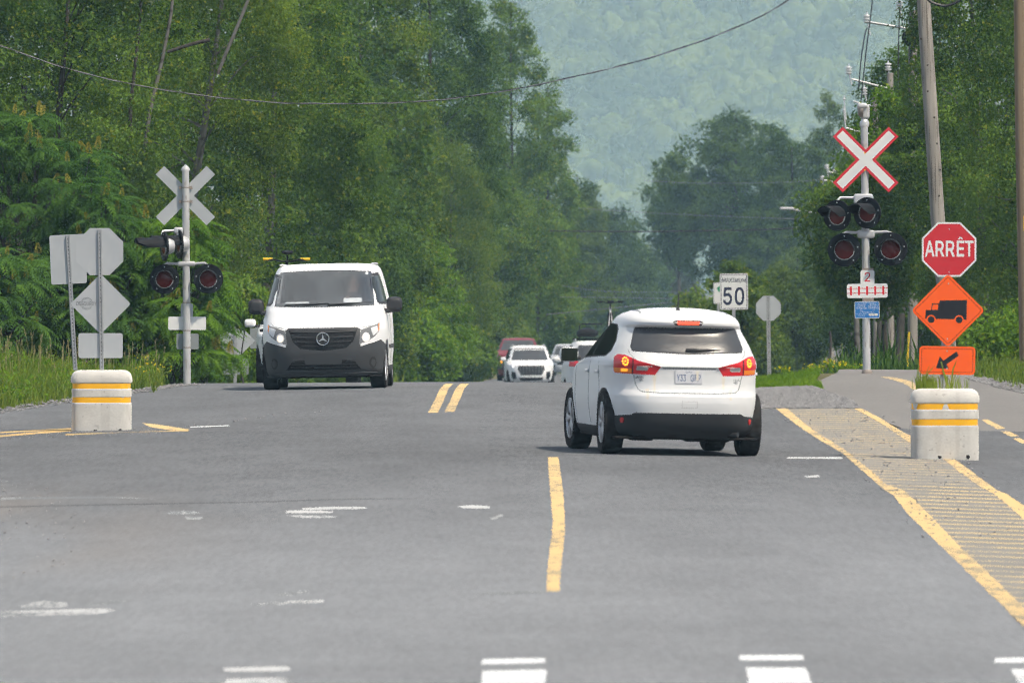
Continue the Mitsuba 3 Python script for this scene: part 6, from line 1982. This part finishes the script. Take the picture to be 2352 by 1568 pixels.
# ---- bicycles
def bicycle(label, O, z, yaw, grip, frame, bar=.72, saddle_h=.98, bar_h=1.0, grip_r=.017):
    k = thing('bicycle', label, 'bicycle')
    M = trimesh.transformations.translation_matrix((O[0], O[1], z)) @ trimesh.transformations.rotation_matrix(yaw, (0, 0, 1))
    put = lambda nm, m_, mt: part(k, nm, m_.apply_transform(M), mt, 50)
    for y in (.53, -.52):
        w_ = lathe([(.335 + .022 * math.cos(a), .022 * math.sin(a)) for a in np.linspace(0, 2 * np.pi, 9)], 40, 0).apply_translation((0, y, .36))
        kk = part(k, 'wheel', w_.apply_transform(M), 'm_tyre', 50)
        rim = lathe([(.312, -.012), (.300, 0), (.312, .012)], 40, 0).apply_translation((0, y, .36))
        part(kk, 'rim', rim.apply_transform(M), 'm_signal_black', 50)
        sp = [tube([(.03 * (-1) ** i, y, .36), (0, y + .30 * math.cos(i * math.pi / 12), .36 + .30 * math.sin(i * math.pi / 12))], .0022, 3, False) for i in range(24)]
        part(kk, 'spokes', cat(sp).apply_transform(M), 'm_silver', kind='stuff')
    head0, head1, bb, seat = (0, .36, .68), (0, .33, .86), (0, -.08, .32), (0, -.25, .80)
    put('frame', cat([tube([a, b], r, 10) for a, b, r in ((head0, head1, .024), (head0, bb, .022), ((0, .34, .83), seat, .018), (bb, seat, .017), ((.05, -.52, .36), (.012, -.10, .33), .011), ((-.05, -.52, .36), (-.012, -.10, .33), .011), ((.05, -.52, .36), (.012, -.24, .76), .009), ((-.05, -.52, .36), (-.012, -.24, .76), .009))]), frame)
    put('fork', cat([tube([(s * .055, .53, .36), (s * .058, .42, .62), (0, .37, .68)], [.016, .02, .022], 10) for s in (-1, 1)] + [rbox(0, .375, .675, .14, .05, .05, .02, 6)]), 'm_signal_black')
    put('stem', tube([head1, (0, .33, bar_h - .07), (0, .37, bar_h - .03)], .019, 8), 'm_signal_black')
    hb = bar / 2
    put('handlebar', tube([(-hb, .33, bar_h), (-hb * .55, .355, bar_h - .005), (-.08, .37, bar_h - .035), (.08, .37, bar_h - .035), (hb * .55, .355, bar_h - .005), (hb, .33, bar_h)], .0125, 8), 'm_signal_black')
    for s in (-1, 1):
        put('grip', tube([(s * (hb - .15), .335, bar_h - .002), (s * (hb + .005), .325, bar_h)], grip_r, 10), grip)
        put('brake_lever', tube([(s * (hb - .17), .36, bar_h - .01), (s * (hb - .14), .41, bar_h - .02), (s * (hb - .03), .42, bar_h - .035)], .007, 6), 'm_signal_black')
    put('seat_post', tube([seat, (0, -.29, saddle_h - .04)], .014, 8), 'm_signal_black')
    sd = m3.Manifold.batch_hull([m3.Manifold.sphere(r, 14).translate(c) for c, r in (((0, -.05, saddle_h), .016), ((0, -.2, saddle_h - .004), .026), ((.065, -.34, saddle_h + .014), .026), ((-.065, -.34, saddle_h + .014), .026))])
    put('saddle', from_manifold(sd), 'm_signal_black')
    put('crank', cat(lathe([(0, .0), (.08, 0), (.085, .004), (0, .006)], 24, 0).apply_translation((.045, -.08, .32)), tube([(.06, -.08, .32), (.075, .06, .22)], .011, 6), tube([(-.06, -.08, .32), (-.075, -.22, .42)], .011, 6)), 'm_signal_black')
    return k


zb_ = float(zg((658 - CX) / S(186), 186))
bicycle('bicycle with yellow grips carried behind the white van', ((658.5 - CX) / S(186), 186.2), zb_ + .93, math.pi, 'm_yellow', 'm_signal_black', .735, 1.17, 1.07, .025)
ck = part(van.k, 'cycle_carrier', rbox(0, 0, 0, 1.2, .9, .05, .02, 6).apply_translation(((690 - CX) / S(186), 184.4, zb_ + .88)), 'm_signal_black', 40)


# ---- other vehicles
def front_car(name, label, O, yaw, L, W, H, hood, paint, wheels_r=.34, rails=False, group=None, boxy=4., category='car', ws=(.62, .86), detail=True, bumper='m_signal_black'):
    """A car whose length, width, height and bonnet height are given; returns (car, shell)."""
    c = Car(name, label, category, O, yaw, L * .30, -L * .30, W * .86, group)
    w, h2 = W / 2, L / 2
    t0, t1 = hood + .12, H - .10          # foot and top of the windscreen
    tab = [(.20, w * .90, h2 - .14, -h2 + .14), (.30, w * .96, h2 - .04, -h2 + .04), (.5, w * .99, h2, -h2), (hood * .75, w, h2 - .02, -h2 + .01), (hood - .06, w, h2 - .10, -h2 + .03), (hood, w * .995, h2 - .28, -h2 + .04),
           (hood + .06, w * .985, h2 - .70, -h2 + .05), (t0, w * .965, h2 - 1.08, -h2 + .08), ((t0 + t1) / 2, w * .87, h2 - 1.45, -h2 + .20), (t1, w * .76, h2 - 1.78, -h2 + .38), (H - .05, w * .71, h2 - 1.95, -h2 + .5), (H - .02, w * .6, h2 - 2.2, -h2 + .7), (H - .006, w * .4, h2 - 2.5, -h2 + 1.0), (H, w * .15, h2 - 2.8, -h2 + 1.3)]
    s = Shell(tab, boxy, boxy, .05, .04)
    c.part('body', carve(s.mesh(m=24, dz=.06), [(L * .30, wheels_r + .045, wheels_r), (-L * .30, wheels_r + .045, wheels_r)], w), paint, 38)
    c.part('wheel_well', wells(w - .31, (L * .3, -L * .3), wheels_r, wheels_r + .03), 'm_black_hole')
    for q in (-1, 1):
        for y in (L * .30, -L * .30):
            c.wheel(q * (w - .13), y, wheels_r, .23, detail=False)
    c.part('windscreen', s.patch('front', [(-w * .84, t0 + .01), (-w * .66, t1 - .01), (w * .66, t1 - .01), (w * .84, t0 + .01)], .004, edge=.1), 'm_tint_glass', 40)
    c.part('rear_window', s.patch('rear', [(-w * .74, t0 + .03), (-w * .62, t1 - .03), (w * .62, t1 - .03), (w * .74, t0 + .03)], .004, edge=.1), 'm_tint_glass', 40)
    for nm in ('left', 'right'):
        c.part('side_window', s.patch(nm, [(h2 - 1.15, t0 + .03), (h2 - 1.75, t1 - .03), (-h2 + .75, t1 - .04), (-h2 + .45, t0 + .08)], .004, edge=.12), 'm_side_glass', 40)
        q = -1 if nm == 'left' else 1
        mk = c.part('door_mirror', rbox(q * (w + .10), h2 - 1.35, t0 + .06, .20, .11, .14, .045, 8), paint, 60)
        c.part('mirror_arm', rbox(q * (w - .01), h2 - 1.35, t0 + .01, .12, .06, .04, .015, 6), 'm_plastic', 40, mk)
        if rails:
            c.part('roof_rail', tube([(q * w * .66, h2 - 2.0, H - .02), (q * w * .66, h2 - 2.3, H + .03), (q * w * .66, -h2 + .8, H + .03), (q * w * .66, -h2 + .6, H - .02)], .016, 6), 'm_silver', 40)
    c.part('underbody', rbox(0, 0, .22, W * .8, L * .85, .08, .02, 6), 'm_black_hole')
    return c, s, w, h2


def headlights(c, s, pts, m='m_clear_lens', lit=None, only=None):
    for q in (-1, 1):
        k = c.part('headlight', s.patch('front', [(q * a, b) for a, b in pts], .008, .01), m, 40)
        if lit and (only is None or only == q):
            ce = np.mean(pts, axis=0)
            c.part('bulb', s.patch('front', Point(q * ce[0], ce[1]).buffer(.05), .012, .003, .03), 'm_clear_lens', 40, k, emitter={'type': 'area', 'radiance': {'type': 'rgb', 'value': list(lit)}})


# white oncoming car with a big grille
D = 455.
c, s, w, h2 = front_car('white_car', 'white oncoming car with a large dark grille in the distance', ((1215 - CX) / S(D), D + 2.2), math.pi + .04, 4.5, 1.86, 1.62, .92, 'm_van_paint', rails=True)
gk = c.part('grille', s.patch('front', [(-.50, .84), (.50, .84), (.53, .70), (.40, .47), (-.40, .47), (-.53, .70)], .008, .01), 'm_signal_black', 40)
for x in np.linspace(-.42, .42, 8):
    c.part('grille_bar', s.patch('front', [(x - .012, .83), (x + .012, .83), (x + .010, .50), (x - .010, .50)], .022, .014), 'm_lamp_dark', 40, gk)
for q in (-1, 1):
    c.part('side_intake', s.patch('front', [(q * .62, .58), (q * .84, .62), (q * .90, .42), (q * .74, .30), (q * .60, .33)], .008, .01), 'm_signal_black', 40)
c.part('lower_intake', s.patch('front', [(-.48, .38), (.48, .38), (.40, .27), (-.40, .27)], .008, .01), 'm_signal_black', 40)
headlights(c, s, [(.56, .78), (.60, .86), (.96, .90), (.92, .80), (.72, .76)], lit=(.6, .6, .58), only=1)
# red off-road car with its turn signal lit
D = 505.
c, s, w, h2 = front_car('red_car', 'red boxy off-road car with a lit amber turn signal behind the white oncoming car', ((1191 - CX) / S(D), D + 2.1), math.pi, 4.3, 1.88, 1.84, 1.18, 'm_red_paint', .40, boxy=7., bumper='m_plastic')
c.part('bumper', rbox(0, h2 + .08, .60, 1.86, .26, .22, .05, 8), 'm_plastic', 40)
c.part('grille', s.patch('front', [(-.42, 1.06), (.42, 1.06), (.40, .78), (-.40, .78)], .008, .01), 'm_signal_black', 40)
for q in (-1, 1):
    c.part('fender', rbox(q * .84, h2 - .55, .86, .24, 1.0, .10, .04, 8), 'm_plastic', 40)
    k = c.part('headlight', s.patch('front', Point(q * .56, .93).buffer(.11), .012, .012, .04), 'm_clear_lens', 40)
    tl = s.patch('front', Point(q * .78, .83).buffer(.085), .016, .012, .04)
    c.part('turn_signal', tl, 'm_amber_lens', 40, **({'emitter': {'type': 'area', 'radiance': {'type': 'rgb', 'value': [.75, .26, .02]}}} if q > 0 else {}))
# third oncoming car, mostly hidden
D = 612.
c, s, w, h2 = front_car('silver_car', 'pale oncoming car half hidden behind the door mirror of the white car', ((1305 - CX) / S(D), D + 2.2), math.pi - .05, 4.6, 1.86, 1.66, .95, 'm_silver_paint')
c.part('grille', s.patch('front', [(-.55, .86), (.55, .86), (.45, .58), (-.45, .58)], .008, .01), 'm_signal_black', 40)
for q in (-1, 1):
    c.part('side_intake', s.patch('front', [(q * .58, .58), (q * .86, .60), (q * .88, .40), (q * .62, .36)], .008, .01), 'm_signal_black', 40)
headlights(c, s, [(.58, .80), (.62, .92), (.96, .96), (.94, .84)])
# car ahead carrying a roof box and a bicycle
D = 310.
cx4 = (1372 - CX) / S(D)
c4, s, w, h2 = front_car('white_car', 'white car ahead with a black roof box and a bicycle on its roof', (cx4, D + 2.2), .02, 4.6, 1.86, 1.70, 1.0, 'm_white_paint', rails=True)
for q in (-1, 1):
    c4.part('tail_light', s.patch('rear', [(q * .50, 1.08), (q * .60, 1.16), (q * .92, 1.18), (q * .95, 1.02), (q * .60, 1.0)], .01, .012), 'm_red_lens', 40)
c4.part('licence_plate', s.patch('rear', rrect(.30, .15, .01, 0, .9), .008, .008), 'm_plate', 40)
for y in (.35, -.75):
    c4.part('roof_bar', tube([(-.66, y, 1.74), (.66, y, 1.74)], .02, 8), 'm_signal_black', 40)
bxm = m3.Manifold.batch_hull([m3.Manifold.sphere(r, 16).translate(p) for p, r in (((-.48, -1.1, 1.90), .09), ((-.10, -1.1, 1.90), .09), ((-.46, .75, 1.88), .08), ((-.12, .75, 1.88), .08), ((-.29, -.3, 1.95), .10))])
k = thing('roof_box', 'black cargo box on the roof of the white car ahead', 'roof box')
scene[k] = mikit.ply(from_manifold(bxm), 'm_signal_black', 40, to_world=c4.TW)
c4.part('roof_rack_hoop', tube([(-.50, -1.0, 1.76), (-.50, -1.0, 2.10), (-.42, -1.0, 2.14), (.1, -1.0, 2.14)], .018, 8), 'm_signal_black', 40)
bicycle('mountain bicycle standing on the roof of the white car ahead', ((1403.5 - CX) / S(D), D + 2.0), float(zg(cx4, D + 2)) + 1.74, 0., 'm_signal_black', 'm_bike_white', .72, .98, .995)
# car following the van
D = 202.
c, s, w, h2 = front_car('white_car', 'white car following the van, seen at its left side and underneath', ((705 - CX) / S(D), D + 2.2), math.pi, 4.4, 1.80, 1.46, .88, 'm_van_paint', .32)
headlights(c, s, [(.56, .66), (.60, .78), (.94, .86), (.98, .70), (.74, .60)], 'm_lamp_dark', lit=(.5, .55, .7), only=1)
for q in (-1, 1):
    c.part('fog_vent', s.patch('front', [(q * .66, .36), (q * .97, .38), (q * .96, .24), (q * .70, .24)], .008, .01), 'm_signal_black', 40)
c.part('grille', s.patch('front', [(-.45, .70), (.45, .70), (.40, .56), (-.40, .56)], .008, .01), 'm_signal_black', 40)
c.part('lower_intake', s.patch('front', [(-.5, .40), (.5, .40), (.45, .26), (-.45, .26)], .008, .01), 'm_signal_black', 40)
